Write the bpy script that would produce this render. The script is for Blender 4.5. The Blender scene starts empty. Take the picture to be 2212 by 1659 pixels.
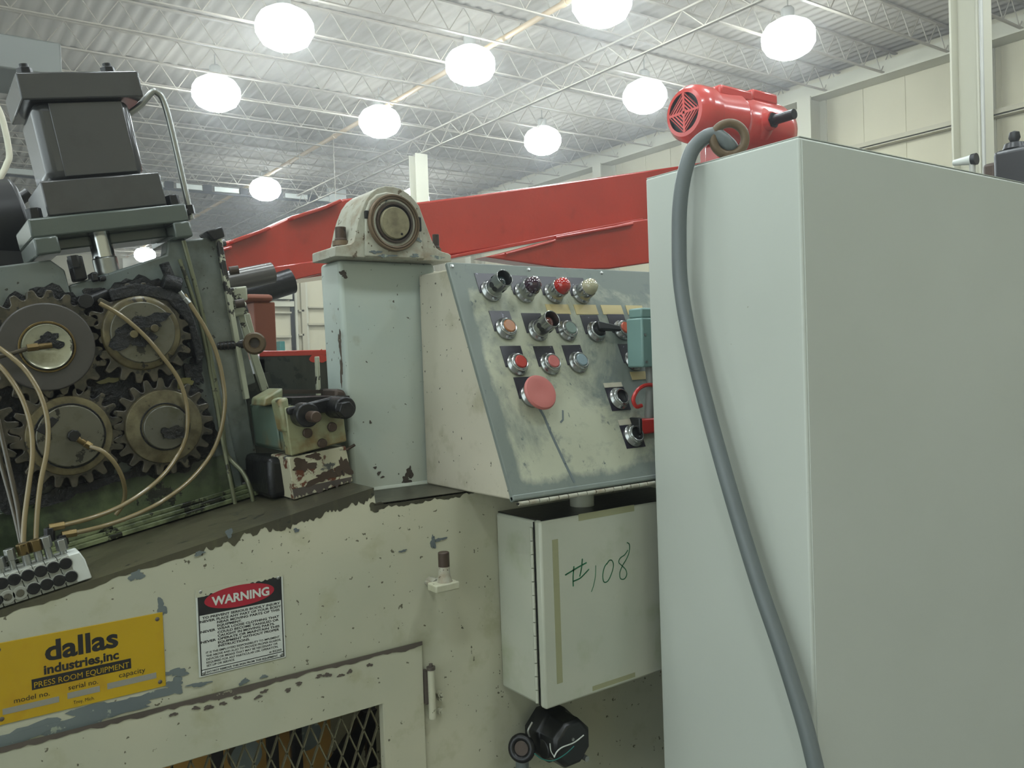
import bpy, math, random
from math import sin, cos, pi, radians
from mathutils import Vector, Matrix
random.seed(7)
scn = bpy.context.scene
ZO = 1.5                       # eye height above the floor; the geometry below is written relative to the eye

# ------------------------------------------------------------------ camera
FPX, YAW, PITCH, ROLL = 1828.78, radians(35.6011), radians(-1.4220), radians(-2.02470)
FW = Vector((sin(YAW)*cos(PITCH), cos(YAW)*cos(PITCH), sin(PITCH)))
R0 = Vector((cos(YAW), -sin(YAW), 0)); U0 = R0.cross(FW)
RT = R0*cos(ROLL) + U0*sin(ROLL); UP = -R0*sin(ROLL) + U0*cos(ROLL)
cam = bpy.data.cameras.new('camera'); co = bpy.data.objects.new('camera', cam)
scn.collection.objects.link(co); scn.camera = co
cam.sensor_width = 36; cam.lens = 36*FPX/2212; cam.clip_start = .05; cam.clip_end = 200
co.matrix_world = Matrix.Translation((0, 0, ZO)) @ Matrix((RT, UP, -FW)).transposed().to_4x4()

# ------------------------------------------------------------------ world, exposure
w = bpy.data.worlds.new('world'); scn.world = w; w.use_nodes = True
w.node_tree.nodes['Background'].inputs[0].default_value = (.88, 1, 1, 1)
w.node_tree.nodes['Background'].inputs[1].default_value = 1.65
scn.view_settings.view_transform = 'Standard'; scn.view_settings.look = 'None'
scn.view_settings.exposure = 0.36; scn.view_settings.gamma = 1
scn.view_settings.use_curve_mapping = False
scn.cycles.max_bounces = 5; scn.cycles.diffuse_bounces = 2; scn.cycles.glossy_bounces = 2; scn.cycles.volume_bounces = 0
scn.cycles.use_adaptive_sampling = True; scn.cycles.adaptive_threshold = .1
scn.cycles.volume_max_steps = 64
scn.cycles.sample_clamp_indirect = 4
LAMP = 34.0                    # strength of the high-bay lamps

# ------------------------------------------------------------------ pixel -> point on a real plane
def ray(x, y): return RT*((x-1106)/FPX) - UP*((y-829.5)/FPX) + FW
def at(x, y, X=None, Y=None, Z=None):
    d = ray(x, y)
    k = X/d.x if X is not None else (Y/d.y if Y is not None else Z/d.z)
    return d*k
def xz(pts, Y): return [(at(x, y, Y=Y).x, at(x, y, Y=Y).z) for x, y in pts]

# ------------------------------------------------------------------ materials
def srgb(c):
    if isinstance(c, str): c = [int(c[i:i+2], 16)/255 for i in (0, 2, 4)]
    return tuple((v/12.92 if v <= .04045 else ((v+.055)/1.055)**2.4) for v in c) + (1,)
class N:
    def __init__(s, name):
        s.m = bpy.data.materials.new(name); s.m.use_nodes = True; s.t = s.m.node_tree
        s.b = s.t.nodes['Principled BSDF']
        g = s.t.nodes.new('ShaderNodeNewGeometry'); s.pos = g.outputs['Position']
    def n(s, k, **kw):
        x = s.t.nodes.new(k)
        for a, b in kw.items(): setattr(x, a, b)
        return x
    def l(s, a, b): s.t.links.new(a, b)
    def noise(s, scale, detail=4, rough=.55, stretch=None, off=0, dist=0):
        v = s.pos
        mp = s.n('ShaderNodeMapping'); s.l(v, mp.inputs[0])
        mp.inputs['Location'].default_value = (off, off*1.7, -off)
        if stretch: mp.inputs['Scale'].default_value = stretch
        x = s.n('ShaderNodeTexNoise'); s.l(mp.outputs[0], x.inputs['Vector'])
        x.inputs['Scale'].default_value = scale; x.inputs['Detail'].default_value = detail
        x.inputs['Roughness'].default_value = rough; x.inputs['Distortion'].default_value = dist
        return x.outputs['Fac']
    def step(s, f, lo, hi):
        r = s.n('ShaderNodeMapRange'); s.l(f, r.inputs['Value'])
        r.inputs['From Min'].default_value = lo; r.inputs['From Max'].default_value = hi
        return r.outputs['Result']
    def mul(s, a, b):
        r = s.n('ShaderNodeMath', operation='MULTIPLY'); s.l(a, r.inputs[0])
        if isinstance(b, (int, float)): r.inputs[1].default_value = b
        else: s.l(b, r.inputs[1])
        return r.outputs[0]
    def mix(s, f, a, b):
        r = s.n('ShaderNodeMix', data_type='RGBA'); s.l(f, r.inputs['Factor'])
        for v, i in ((a, 6), (b, 7)):
            if isinstance(v, tuple): r.inputs[i].default_value = v
            else: s.l(v, r.inputs[i])
        return r.outputs[2]
    def bump(s, h, strength=.3, dist=.001):
        b = s.n('ShaderNodeBump'); b.inputs['Strength'].default_value = strength; b.inputs['Distance'].default_value = dist
        s.l(h, b.inputs['Height']); s.l(b.outputs[0], s.b.inputs['Normal'])
    def set(s, **k):
        for a, v in k.items(): s.b.inputs[a.replace('_', ' ')].default_value = v

def paint(name, base, tint=None, chip=None, chip_t=.70, speck=None, speck_t=.705, rough=.5, scale=6, grime=None, grime_t=(.5, .75), metal=0, tone=3, bumps=.15, streak=None, coat=0):
    m = N(name)
    col = m.mix(m.step(m.noise(tone, 3), .35, .65), srgb(base), srgb(tint or base))
    if grime: col = m.mix(m.mul(m.step(m.noise(scale*1.3, 5, .6, off=4), *grime_t), .8), col, srgb(grime))
    if streak: col = m.mix(m.mul(m.step(m.noise(14, 4, .6, (3, 3, .35), off=9), .52, .72), .6), col, srgb(streak))
    h = m.noise(60, 4)
    if speck: col = m.mix(m.step(m.noise(85, 2, .5, off=2), speck_t-.0, speck_t+.03), col, srgb(speck))
    if chip:
        c = m.step(m.noise(scale, 9, .65, off=1), chip_t, chip_t+.015)
        col = m.mix(c, col, srgb(chip))
    m.l(col, m.b.inputs['Base Color']); m.set(Roughness=rough, Metallic=metal)
    if coat: m.set(Coat_Weight=coat, Coat_Roughness=.12)
    m.bump(h, bumps, .001)
    return m.m
def plain(name, c, rough=.5, metal=0, emit=0, trans=0, bumps=0, bscale=80, coat=0):
    m = N(name); m.set(Base_Color=srgb(c), Roughness=rough, Metallic=metal)
    if emit: m.set(Emission_Color=srgb(c), Emission_Strength=emit)
    if trans: m.set(Transmission_Weight=trans)
    if coat: m.set(Coat_Weight=coat)
    if bumps: m.bump(m.noise(bscale, 3), bumps, .002)
    return m.m

M = {}
M['cab'] = paint('cabinet_paint', 'b4b9b0', 'adb2a8', speck='8c8a78', speck_t=.80, rough=.42, bumps=.06, tone=1.2)
M['body'] = paint('machine_paint', 'b5b39c', 'a9aa95', chip='45443a', chip_t=.735, speck='5a5646', speck_t=.70, rough=.45, scale=9, grime='8f8c6a', grime_t=(.55, .80))
M['column'] = paint('column_paint', 'b2b8ab', 'a5b2ab', chip='46443c', chip_t=.745, speck='4a463c', speck_t=.70, rough=.4, scale=16, grime='8b8870', grime_t=(.6, .85))
M['encl'] = paint('enclosure_paint', 'b8b29f', 'aeaa98', speck='4a463c', speck_t=.705, rough=.45, scale=10, grime='8a8468', grime_t=(.55, .8))
M['boxp'] = paint('box_paint', 'b0b1a0', 'a6aa9a', speck='6b6a54', speck_t=.79, rough=.45, grime='868e68', grime_t=(.52, .8))
M['bearing'] = paint('bearing_paint', 'aaaa9a', '9e9b8c', chip='37433e', chip_t=.69, speck='5d5240', speck_t=.67, rough=.55, scale=18, grime='7e6c50', grime_t=(.48, .72), bumps=.4)
def panel_mat():
    m = N('worn_panel_paint')
    sx = m.n('ShaderNodeSeparateXYZ'); m.l(m.pos, sx.inputs[0])
    def add(p, q):
        r = m.n('ShaderNodeMath', operation='ADD'); m.l(p, r.inputs[0]); m.l(q, r.inputs[1]); return r.outputs[0]
    e = m.mul(m.step(sx.outputs['X'], .972, .945), .28)
    e = add(e, m.mul(m.step(sx.outputs['Z'], 1.655, 1.70), .22)); e = add(e, m.mul(m.step(sx.outputs['Z'], 1.275, 1.25), .2))
    e = add(e, m.mul(m.step(sx.outputs['X'], 1.15, 1.42), .10))
    a = m.step(add(m.noise(4.5, 9, .68, (1, 1, .8), off=3, dist=.4), e), .47, .62)
    col = m.mix(a, srgb('a3a590'), srgb('6c746d'))
    b = m.step(m.noise(15, 7, .7, off=6), .56, .66)
    col = m.mix(m.mul(b, .75), col, srgb('5f6866'))
    col = m.mix(m.step(m.noise(28, 5, .6, (4, 4, .6), off=11), .66, .71), col, srgb('5a6360'))
    col = m.mix(m.step(m.noise(110, 2, off=5), .76, .79), col, srgb('3c3a34'))
    m.l(col, m.b.inputs['Base Color']); m.set(Roughness=.6); m.bump(m.noise(90, 4), .12, .001)
    return m.m
M['panel'] = panel_mat()
M['red'] = paint('red_gloss_paint', 'ac3528', 'a23226', rough=.22, bumps=.8, coat=.7, grime='8a2c22', grime_t=(.6, .8))
M['redmotor'] = paint('red_motor_paint', 'c04038', 'b8403a', rough=.25, bumps=.5, coat=.5)
M['rust_brown'] = paint('primer_brown', '7a4228', '6d3c28', rough=.7, chip='4b3022', chip_t=.68, scale=20)
M['housing'] = paint('housing_paint', '5c6664', '696e66', chip='34342e', chip_t=.66, speck='2a2a22', speck_t=.70, rough=.35, scale=11, grime='3f4436', grime_t=(.45, .7), bumps=.4)
M['sill'] = paint('greasy_sill', '56603f', '7c8460', chip='22241a', chip_t=.57, rough=.25, scale=15, grime='2c3424', grime_t=(.42, .62), bumps=.6)
M['greenplate'] = paint('oily_green_plate', '36432e', '55603f', chip='1c2019', chip_t=.60, rough=.22, scale=12, grime='20281e', grime_t=(.42, .62), bumps=.6)
M['ledge'] = paint('oily_ledge', '3a382c', '4d4a38', chip='262620', chip_t=.62, rough=.35, scale=20, streak='55553c', bumps=.4)
M['cyl'] = paint('cylinder_paint', '3c3c3c', '353738', rough=.24, coat=.5, speck='55585a', speck_t=.80, bumps=.15, grime='2b2a2a', grime_t=(.5, .75))
M['flange'] = paint('flange_paint', '4f5750', '474f4a', rough=.26, coat=.3, chip='2c2e2a', chip_t=.68, scale=18, bumps=.3)
M['gear'] = paint('oily_gear_steel', '474339', '524b3a', rough=.28, metal=.2, chip='191815', chip_t=.565, scale=30, grime='2c2a22', grime_t=(.42, .6), bumps=.7)
M['hub'] = paint('grimy_hub', '655f48', '6a5f3c', rough=.28, metal=.15, chip='231f18', chip_t=.60, scale=22, grime='3a3320', grime_t=(.42, .62), bumps=.5)
M['shaftface'] = paint('machined_shaft_face', '55544a', '605d4e', rough=.3, metal=.3, chip='201e19', chip_t=.60, scale=22, bumps=.3, grime='44432f', grime_t=(.5, .7))
M['cream_face'] = paint('polished_shaft_face', '95937a', 'a3a38c', rough=.25, metal=.35, chip='3d382c', chip_t=.60, scale=16, grime='6b6246', grime_t=(.5, .7))
M['collar'] = paint('dark_bronze_collar', '4a4743', '45423e', rough=.4, metal=.2, bumps=.2, grime='38332e')
def grease_mat():
    m = N('black_grease')
    col = m.mix(m.step(m.noise(30, 5, .6), .45, .7), srgb('090b0c'), srgb('1c1a14'))
    m.l(col, m.b.inputs['Base Color']); m.set(Roughness=.30, Specular_IOR_Level=.35); m.bump(m.noise(75, 5, .65), 1.0, .006)
    return m.m
M['grease'] = grease_mat()
def rustblock():
    m = N('rusted_chipped_block')
    a = m.step(m.noise(22, 9, .7, off=2), .53, .56)
    col = m.mix(a, srgb('a9a58c'), srgb('5a2f18'))
    col = m.mix(m.step(m.noise(14, 8, .65, off=7), .56, .58), col, srgb('4a4d4a'))
    m.l(col, m.b.inputs['Base Color']); m.set(Roughness=.55); m.bump(a, .5, .002); return m.m
M['rustblock'] = rustblock()
M['clamp'] = paint('chipped_clamp_paint', '8b8b68', '6f7a62', rough=.4, chip='2f2a1e', chip_t=.63, scale=18, grime='6f5528', grime_t=(.46, .66), bumps=.4)
M['clampside'] = paint('clamp_side_paint', '5a6a60', '4e6050', rough=.38, chip='302c20', chip_t=.68, scale=12, grime='6b5a34', grime_t=(.55, .75), bumps=.3)
M['linkage'] = paint('chipped_linkage_paint', 'b0b09a', '9da08a', rough=.45, chip='211f1b', chip_t=.55, scale=22, bumps=.6)
M['dark'] = plain('dark_oily_steel', '1d1d1e', .32, .3, bumps=.4)
M['darkrust'] = paint('dark_rusty_steel', '4a3a2e', '38322c', rough=.5, metal=.3, chip='241c18', chip_t=.62, scale=30, bumps=.5)
M['shaftolive'] = paint('olive_shaft_face', '8a8468', '7a7458', rough=.45, chip='4a4232', chip_t=.66, scale=24, grime='5e5540', grime_t=(.48, .7), bumps=.4)
M['ringrust'] = paint('rusty_ring', '6e5c46', '54452f', rough=.5, metal=.2, chip='2c2018', chip_t=.64, scale=30, bumps=.5)
M['greyroll'] = paint('grey_roller', '58554f', '4c4a48', rough=.3, metal=.3, bumps=.15)
M['chrome'] = plain('chrome', 'c4c6c6', .14, 1)
M['steel'] = plain('brushed_steel', '9a9c98', .32, .9, bumps=.1)
M['alu'] = paint('aluminium_manifold', 'a3a59c', '8c8e84', rough=.4, metal=.35, chip='55564c', chip_t=.66, scale=30)
M['brass'] = paint('oily_brass', '7a6a42', '5c4c2c', rough=.3, metal=.7, chip='2e2617', chip_t=.62, scale=60)
M['tube'] = plain('amber_nylon_tube', '766848', .22, 0, bumps=.1, coat=.4)
M['tubedark'] = plain('dark_oily_tube', '3f382a', .22, .1, coat=.4)
M['linetube'] = paint('painted_steel_tube', '6d7058', '54583f', rough=.3, metal=.3, chip='2a2a20', chip_t=.62, scale=40)
M['cable'] = paint('grey_cable_jacket', '646b6b', '5c6362', rough=.42, bumps=.15)
M['black'] = plain('black_plastic', '141516', .35)
M['blackmark'] = plain('black_print', '191a1c', .5)
M['white'] = plain('white_enamel', 'c0c4bc', .4)
M['yellow'] = paint('yellow_enamel', 'b99a10', 'a98a12', rough=.35, grime='9a6a14', grime_t=(.55, .8), bumps=.05)
M['redsign'] = plain('red_sign_enamel', '9c2030', .35)
M['silver'] = plain('worn_silver_field', '97968c', .4, .4, bumps=.3)
M['greenink'] = plain('green_marker_ink', '1f6b46', .5)
M['tape'] = plain('tape_residue', '8d8d6c', .6)
M['tag'] = plain('tan_label_tape', 'b0a070', .5)
M['legend'] = paint('dark_legend_plate', '1d1a22', '262330', rough=.35, chip='8a8896', chip_t=.66, scale=60)
M['bezel'] = plain('chrome_bezel', 'a6a8a6', .22, .95, bumps=.05)
for k, c in dict(orange='9a643a', red='a03228', pink='b0615c', grey='6f8078', bluegrey='738489', black='15181b', rorange='b34a2a').items():
    M['cap_'+k] = plain('cap_'+k, c, .35)
M['mush'] = paint('faded_red_mushroom', 'a85c56', 'ac6a62', rough=.5, chip='7a4038', chip_t=.70, scale=30)
M['lens_purple'] = plain('purple_lens', '2a0f22', .08, coat=1)
M['lens_red'] = plain('red_lens', 'a0160a', .08, coat=1)
M['lens_clear'] = plain('clear_lens', 'a09c80', .15, coat=.8)
M['lens_amber'] = plain('amber_lens', '5a2416', .1, coat=1)
M['lens_dark'] = plain('dark_lens', '1c2a2a', .1, coat=1)
M['teal'] = paint('pale_green_box', '72908a', '6a8680', rough=.4, chip='44564e', chip_t=.73)
M['wire_grey'] = plain('grey_wire', '6a6c66', .5)
M['wire_red'] = plain('red_wire', 'b02a24', .35)
M['baremetal'] = paint('bare_worn_metal', '5d666a', '6e7776', rough=.45, metal=.2, chip='98a090', chip_t=.62, scale=24)
M['darkwear'] = paint('dark_worn_edge', '443d38', '5a524a', rough=.5, metal=.15, chip='8c8a76', chip_t=.66, scale=40)
M['yellowgrease'] = paint('yellow_grease', '5e5a2c', '4a4628', rough=.25, bumps=.6)
M['mesh'] = plain('expanded_metal', '6d6a55', .45, .5)
M['inside'] = paint('dusty_interior', 'b08a48', '97743c', rough=.7, chip='6c6448', chip_t=.64, scale=7)
M['ceil'] = paint('ceiling_deck_paint', 'b6b0a4', 'aea89c', rough=.8, bumps=.05, tone=.3)
M['joist'] = plain('joist_paint', 'a9a293', .6)
M['wall'] = paint('hall_wall_panel', 'c9c3a8', 'c2bca2', rough=.7, bumps=.05, tone=.4)
M['wallsteel'] = plain('wall_steel_paint', 'c2c0ac', .6)
M['girtshade'] = plain('girt_paint', 'b4ae96', .6)
M['floor'] = paint('concrete_floor', '77756d', '6b6a62', rough=.6, tone=.8)
M['duct'] = paint('grey_duct', '63665f', '5c5f59', rough=.5, tone=.5)
M['pipe'] = plain('cream_pipe', 'c8b08a', .5)
M['lamp'] = plain('lit_prismatic_glass', 'f0fbff', .3, emit=LAMP)
M['lamptop'] = plain('dim_prismatic_glass', 'f0fbff', .3, emit=3.0)
M['lampmetal'] = plain('lamp_housing', 'a8a8a0', .5, .4)
M['tealdark'] = plain('teal_enamel', '1f6b62', .5)
M['tray'] = paint('oily_tray', '3d3d33', '2d302a', rough=.3, chip='1a1d1a', chip_t=.55, scale=12, streak='22241f', bumps=.3)

# ------------------------------------------------------------------ mesh builder
IDF = lambda a, b, c: Vector((a, b, c))
class MB:
    def __init__(s): s.v = []; s.f = []
    def add(s, v, f):
        o = len(s.v); s.v += [Vector(p) for p in v]; s.f += [tuple(i+o for i in q) for q in f]; return s
    def box(s, a0, a1, b0, b1, c0, c1, F=IDF):
        v = [F(a, b, c) for a in (a0, a1) for b in (b0, b1) for c in (c0, c1)]
        return s.add(v, [(0,1,3,2), (4,6,7,5), (0,4,5,1), (2,3,7,6), (0,2,6,4), (1,5,7,3)])
    def hexa(s, bot, top):
        return s.add(list(bot)+list(top), [(3,2,1,0), (4,5,6,7), (0,1,5,4), (1,2,6,5), (2,3,7,6), (3,0,4,7)])
    def prism(s, poly, c0, c1, F=IDF):          # poly in (a, b), extruded along c
        n = len(poly); v = [F(a, b, c0) for a, b in poly] + [F(a, b, c1) for a, b in poly]
        return s.add(v, [tuple(range(n))[::-1], tuple(range(n, 2*n))] + [(i, (i+1) % n, n+(i+1) % n, n+i) for i in range(n)])
    def lathe(s, prof, F=IDF, seg=28, a0=0):    # prof (r, h); F(x, y, h)
        v = []; f = []; rows = []
        for r, h in prof:
            if r < 1e-7: rows.append([len(v)]*seg); v.append(F(0, 0, h))
            else:
                rows.append(list(range(len(v), len(v)+seg)))
                v += [F(r*cos(a0+2*pi*k/seg), r*sin(a0+2*pi*k/seg), h) for k in range(seg)]
        for A, B in zip(rows, rows[1:]):
            for k in range(seg):
                q = []
                for i in (A[k], A[(k+1) % seg], B[(k+1) % seg], B[k]):
                    if i not in q: q.append(i)
                if len(q) > 2: f.append(tuple(q))
        return s.add(v, f)
    def cyl(s, p, q, r, r2=None, seg=20):
        r2 = r if r2 is None else r2; L = (Vector(q)-Vector(p)).length
        return s.lathe([(0, 0), (r, 0), (r2, L), (0, L)], axis(p, q), seg)
    def torus(s, R, r, F=IDF, seg=36, rs=12, a0=0, a1=2*pi):
        full = abs(a1-a0-2*pi) < 1e-6; n = seg if full else seg+1; v = []; f = []
        for i in range(n):
            a = a0+(a1-a0)*i/seg
            for j in range(rs):
                b = 2*pi*j/rs; v.append(F((R+r*cos(b))*cos(a), (R+r*cos(b))*sin(a), r*sin(b)))
        for i in range(seg):
            for j in range(rs):
                i2 = (i+1) % n; f.append((i*rs+j, i2*rs+j, i2*rs+(j+1) % rs, i*rs+(j+1) % rs))
        return s.add(v, f)
    def tube(s, pts, r, seg=10, smooth=True, sub=6):
        P = [Vector(p) for p in pts]
        if smooth and len(P) > 2:
            Q = []
            for i in range(len(P)-1):
                a = P[max(i-1, 0)]; b = P[i]; c = P[i+1]; d = P[min(i+2, len(P)-1)]
                for k in range(sub):
                    t = k/sub
                    Q.append(.5*((2*b)+(c-a)*t+(2*a-5*b+4*c-d)*t*t+(3*b-a-3*c+d)*t**3))
            P = Q+[P[-1]]
        T = [(P[min(i+1, len(P)-1)]-P[max(i-1, 0)]).normalized() for i in range(len(P))]
        up = Vector((0, 0, 1)) if abs(T[0].z) < .9 else Vector((0, 1, 0))
        nn = T[0].cross(up).normalized(); v = []; f = []
        for i, (p, t) in enumerate(zip(P, T)):
            nn = (nn-t*nn.dot(t)).normalized(); bb = t.cross(nn)
            v += [p+(nn*cos(2*pi*k/seg)+bb*sin(2*pi*k/seg))*r for k in range(seg)]
        for i in range(len(P)-1):
            for k in range(seg): f.append((i*seg+k, i*seg+(k+1) % seg, (i+1)*seg+(k+1) % seg, (i+1)*seg+k))
        f += [tuple(range(seg))[::-1], tuple(range((len(P)-1)*seg, len(P)*seg))]
        return s.add(v, f)
    def strip(s, pts, nrm, wdt, th=.0004):      # flat ribbon along pts lying on a surface with normal nrm
        nrm = Vector(nrm); P = [Vector(p) for p in pts]
        for a, b in zip(P, P[1:]):
            d = (b-a); sd = d.cross(nrm).normalized()*wdt/2; e = d.normalized()*wdt*.25; a = a-e; b = b+e
            s.hexa([a-sd, a+sd, b+sd, b-sd], [q+nrm*th for q in (a-sd, a+sd, b+sd, b-sd)])
        return s
def axis(p, q, up=None):
    p = Vector(p); z = (Vector(q)-p).normalized()
    u = Vector(up) if up else (Vector((0, 0, 1)) if abs(z.z) < .9 else Vector((0, 1, 0)))
    x = u.cross(z).normalized(); y = z.cross(x)
    return lambda a, b, c: p+x*a+y*b+z*c
WM = {}
def obj(name, mb, mat, parent=None, bev=0, smooth=None, kind=None, seg=2, **props):
    lo = Vector([min(v[i] for v in mb.v) for i in range(3)]); hi = Vector([max(v[i] for v in mb.v) for i in range(3)])
    c = (lo+hi)/2
    if parent is None and kind != 'structure': c.z = lo.z
    me = bpy.data.meshes.new(name); me.from_pydata([tuple(v-c) for v in mb.v], [], mb.f); me.update()
    me.materials.append(mat)
    import bmesh
    bm = bmesh.new(); bm.from_mesh(me); bmesh.ops.recalc_face_normals(bm, faces=bm.faces); bm.to_mesh(me); bm.free()
    me.shade_smooth() if hasattr(me, 'shade_smooth') else None
    me.set_sharp_from_angle(angle=radians(38))
    o = bpy.data.objects.new(name, me); scn.collection.objects.link(o)
    place(o, c, parent)
    if bev:
        b = o.modifiers.new('bevel', 'BEVEL'); b.width = bev; b.segments = seg; b.limit_method = 'ANGLE'; b.angle_limit = radians(38)
    if kind: o['kind'] = kind
    for k, v in props.items(): o[k] = v
    return o
def place(o, c, parent):
    wl = Vector(c)+Vector((0, 0, ZO)); WM[o.name] = wl
    if parent: o.parent = parent; o.location = wl-WM[parent.name]
    else: o.location = wl
def thing(name, loc, label, cat, group=None):
    o = bpy.data.objects.new(name, None); scn.collection.objects.link(o); o.empty_display_size = .1
    place(o, loc, None); return tag(o, label, cat, group)
def tag(o, label, cat, group=None):
    o['label'] = label; o['category'] = cat
    if group: o['group'] = group
    return o
def copy(o, delta, parent=None):
    c = o.copy(); scn.collection.objects.link(c)
    if parent: c.parent = parent; WM[c.name] = WM[o.name]+Vector(delta)
    else: c.location = o.location+Vector(delta); WM[c.name] = WM[o.name]+Vector(delta)
    for ch in [x for x in o.children]: copy(ch, delta, c)
    return c
def patches(name, items, mat, par, F, scale=1, jit=.5, n=34, th=.0006):
    for i, (cx, cy, rx, ry) in enumerate(items):
        obj(name, blob(MB(), cx, cy, rx, ry, F, i*7+3, n=n, jit=jit, th=th+.00009*i), mat, par)
def hexbolt(p, q, r, mat, parent, name='bolt', **k):
    return obj(name, MB().lathe([(0, 0), (r, 0), (r*.98, (Vector(q)-Vector(p)).length), (0, (Vector(q)-Vector(p)).length)], axis(p, q), 6), mat, parent, bev=r*.1, **k)
def text(name, s, F, width, height, mat, parent, bold=0, th=.0004, **k):
    """Raised lettering: F(x, y, h) maps the plane of the text; the line is width wide and its capitals height tall."""
    cu = bpy.data.curves.new('t', 'FONT'); cu.body = s; cu.size = 1; cu.offset = bold; cu.resolution_u = 3
    to = bpy.data.objects.new('t', cu); scn.collection.objects.link(to)
    dg = bpy.context.evaluated_depsgraph_get(); me = bpy.data.meshes.new_from_object(to.evaluated_get(dg))
    xs = [v.co.x for v in me.vertices]; x0, x1 = min(xs), max(xs); sx = width/(x1-x0); sy = height/.73
    mb = MB(); mb.add([F((v.co.x-x0)*sx, v.co.y*sy, th) for v in me.vertices], [tuple(p.vertices) for p in me.polygons])
    bpy.data.objects.remove(to); bpy.data.curves.remove(cu); bpy.data.meshes.remove(me)
    return obj(name, mb, mat, parent, **k)
def jag(a, b, wa, wb, n, jit, seed=0):          # ragged band in 2D between points a and b: smooth upper edge, torn lower edge
    rnd = random.Random(seed); up = []; dn = []; h = 0
    for i in range(n+1):
        t = i/n; x = a[0]+(b[0]-a[0])*t; y = a[1]+(b[1]-a[1])*t
        h = .6*h+rnd.uniform(-1, 1)*jit
        up.append((x, y)); dn.append((x, y-max(.0006, (wa+(wb-wa)*t)+h)))
    return up, dn
def ragband(mb, a, b, wa, wb, n, jit, F, th=.0006, seed=0):
    up, dn = jag(a, b, wa, wb, n, jit, seed)
    for i in range(n):
        q = [up[i], up[i+1], dn[i+1], dn[i]]
        mb.add([F(x, y, 0) for x, y in q]+[F(x, y, th) for x, y in q], [(4,5,6,7), (3,2,6,7), (0,1,5,4)])
    return mb
def blob(mb, cx, cy, rx, ry, F, seed=0, n=26, jit=.35, th=.0006):
    th += .00007*(seed % 9)
    rnd = random.Random(seed); ph = [rnd.uniform(0, 6.28) for _ in range(5)]
    P = []
    for i in range(n):
        a = 2*pi*i/n; r = 1+jit*(.5*sin(2*a+ph[0])+.4*sin(3*a+ph[1])+.3*sin(5*a+ph[2])+.2*sin(9*a+ph[3]))+rnd.uniform(-.08, .08)
        P.append((cx+rx*r*cos(a), cy+ry*r*sin(a)))
    v = [F(cx, cy, th)]+[F(x, y, th) for x, y in P]+[F(x, y, 0) for x, y in P]
    return mb.add(v, [(0, 1+i, 1+(i+1) % n) for i in range(n)]+[(1+i, 1+n+i, 1+n+(i+1) % n, 1+(i+1) % n) for i in range(n)])

# ================================================================== the hall
st = dict(kind='structure')
floor = obj('floor', MB().box(-9, 17.2, -8, 44.2, -1.7, -1.5), M['floor'], **st)
CZ = 6.15
mb = MB(); x = -9.0
prof = []
while x < 17.2: prof += [(x, CZ+.022), (x+.09, CZ+.022), (x+.12, CZ), (x+.21, CZ)]; x += .24
v = [(a, -8, z) for a, z in prof]+[(a, 44.2, z) for a, z in prof]; n = len(prof)
mb.add(v, [(i, i+1, n+i+1, n+i) for i in range(n-1)]); mb.box(-9, 17.3, -8, 44.2, CZ+.1, CZ+.2)
ceiling = obj('ceiling', mb, M['ceil'], **st)
# open-web joists run along X, girders along Y
def webjoist(x0, x1, y, zt, zb, pitch=.62):
    m = MB(); m.box(x0, x1, y-.035, y+.035, zt-.03, zt); m.box(x0, x1, y-.03, y+.03, zb, zb+.022)
    k = 0; x = x0
    while x < x1-pitch/2:
        a, b = ((x, zb+.02), (x+pitch/2, zt-.02)); c = (x+pitch, zb+.02)
        for p, q in ((a, b), (b, c)):
            d = Vector((q[0]-p[0], 0, q[1]-p[1])).normalized(); nrm = Vector((d.z, 0, -d.x))*.007
            P = Vector((p[0], y, p[1])); Q = Vector((q[0], y, q[1])); s = Vector((0, .007, 0))
            m.hexa([P-nrm-s, P+nrm-s, P+nrm+s, P-nrm+s], [Q-nrm-s, Q+nrm-s, Q+nrm+s, Q-nrm+s])
        x += pitch
    return m
j0 = obj('joist', webjoist(-9, 17, -6.2, CZ-.01, CZ-.5), M['joist'], ceiling)
for i in range(1, 38):
    j = j0.copy(); scn.collection.objects.link(j); j.location = j0.location+Vector((0, 1.32*i, 0))
for X in (10.5, -2.5):
    m = webjoist(-8, 44, 0, CZ-.52, CZ-.95, .9)
    m.v = [Vector((X+(p.y), p.x, p.z)) for p in m.v]; obj('girder', m, M['joist'], ceiling)
# walls
WX = 17.0
wall_r = obj('wall_right', MB().box(WX, WX+.2, -8, 44.2, -1.5, CZ+.1), M['wall'], **st)
wall_b = obj('wall_back', MB().box(-9, WX, 44, 44.2, -1.5, CZ+.1), M['wall'], **st)
wall_f = obj('wall_front', MB().box(-9, WX, -8.2, -8, -1.5, CZ+.1), M['wall'], **st)
# sheet panels with a raised seam between each pair
pz = MB().box(WX-.02, WX, 0, .05, -1.5, 5.9)
s0 = None
for i in range(46):
    y = 1.0+.94*i
    if s0 is None: s0 = obj('wall_seam', MB().box(WX-.012, WX+.001, y, y+.03, -1.5, 5.9), M['wall'], wall_r)
    else:
        c = s0.copy(); scn.collection.objects.link(c); c.location = s0.location+Vector((0, .94*i, 0))
for z in (4.40, 2.3, .35, -.6):
    m = MB().box(WX-.24, WX, -8, 44, z, z+.02); m.box(WX-.24, WX-.22, -8, 44, z-.07, z+.0); m.box(WX-.03, WX, -8, 44, z-.11, z+.02); m.box(WX-.2, WX-.02, -8, 44, z-.11, z-.09)
    obj('girt', m, M['girtshade'], wall_r)
    m = MB().box(-9, WX, 43.76, 44, z, z+.2); obj('girt', m, M['girtshade'], wall_b)
obj('eave_beam', MB().box(WX-.5, WX-.02, -8, 44, 5.62, 5.9), M['wallsteel'], wall_r)
wc = None
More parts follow.
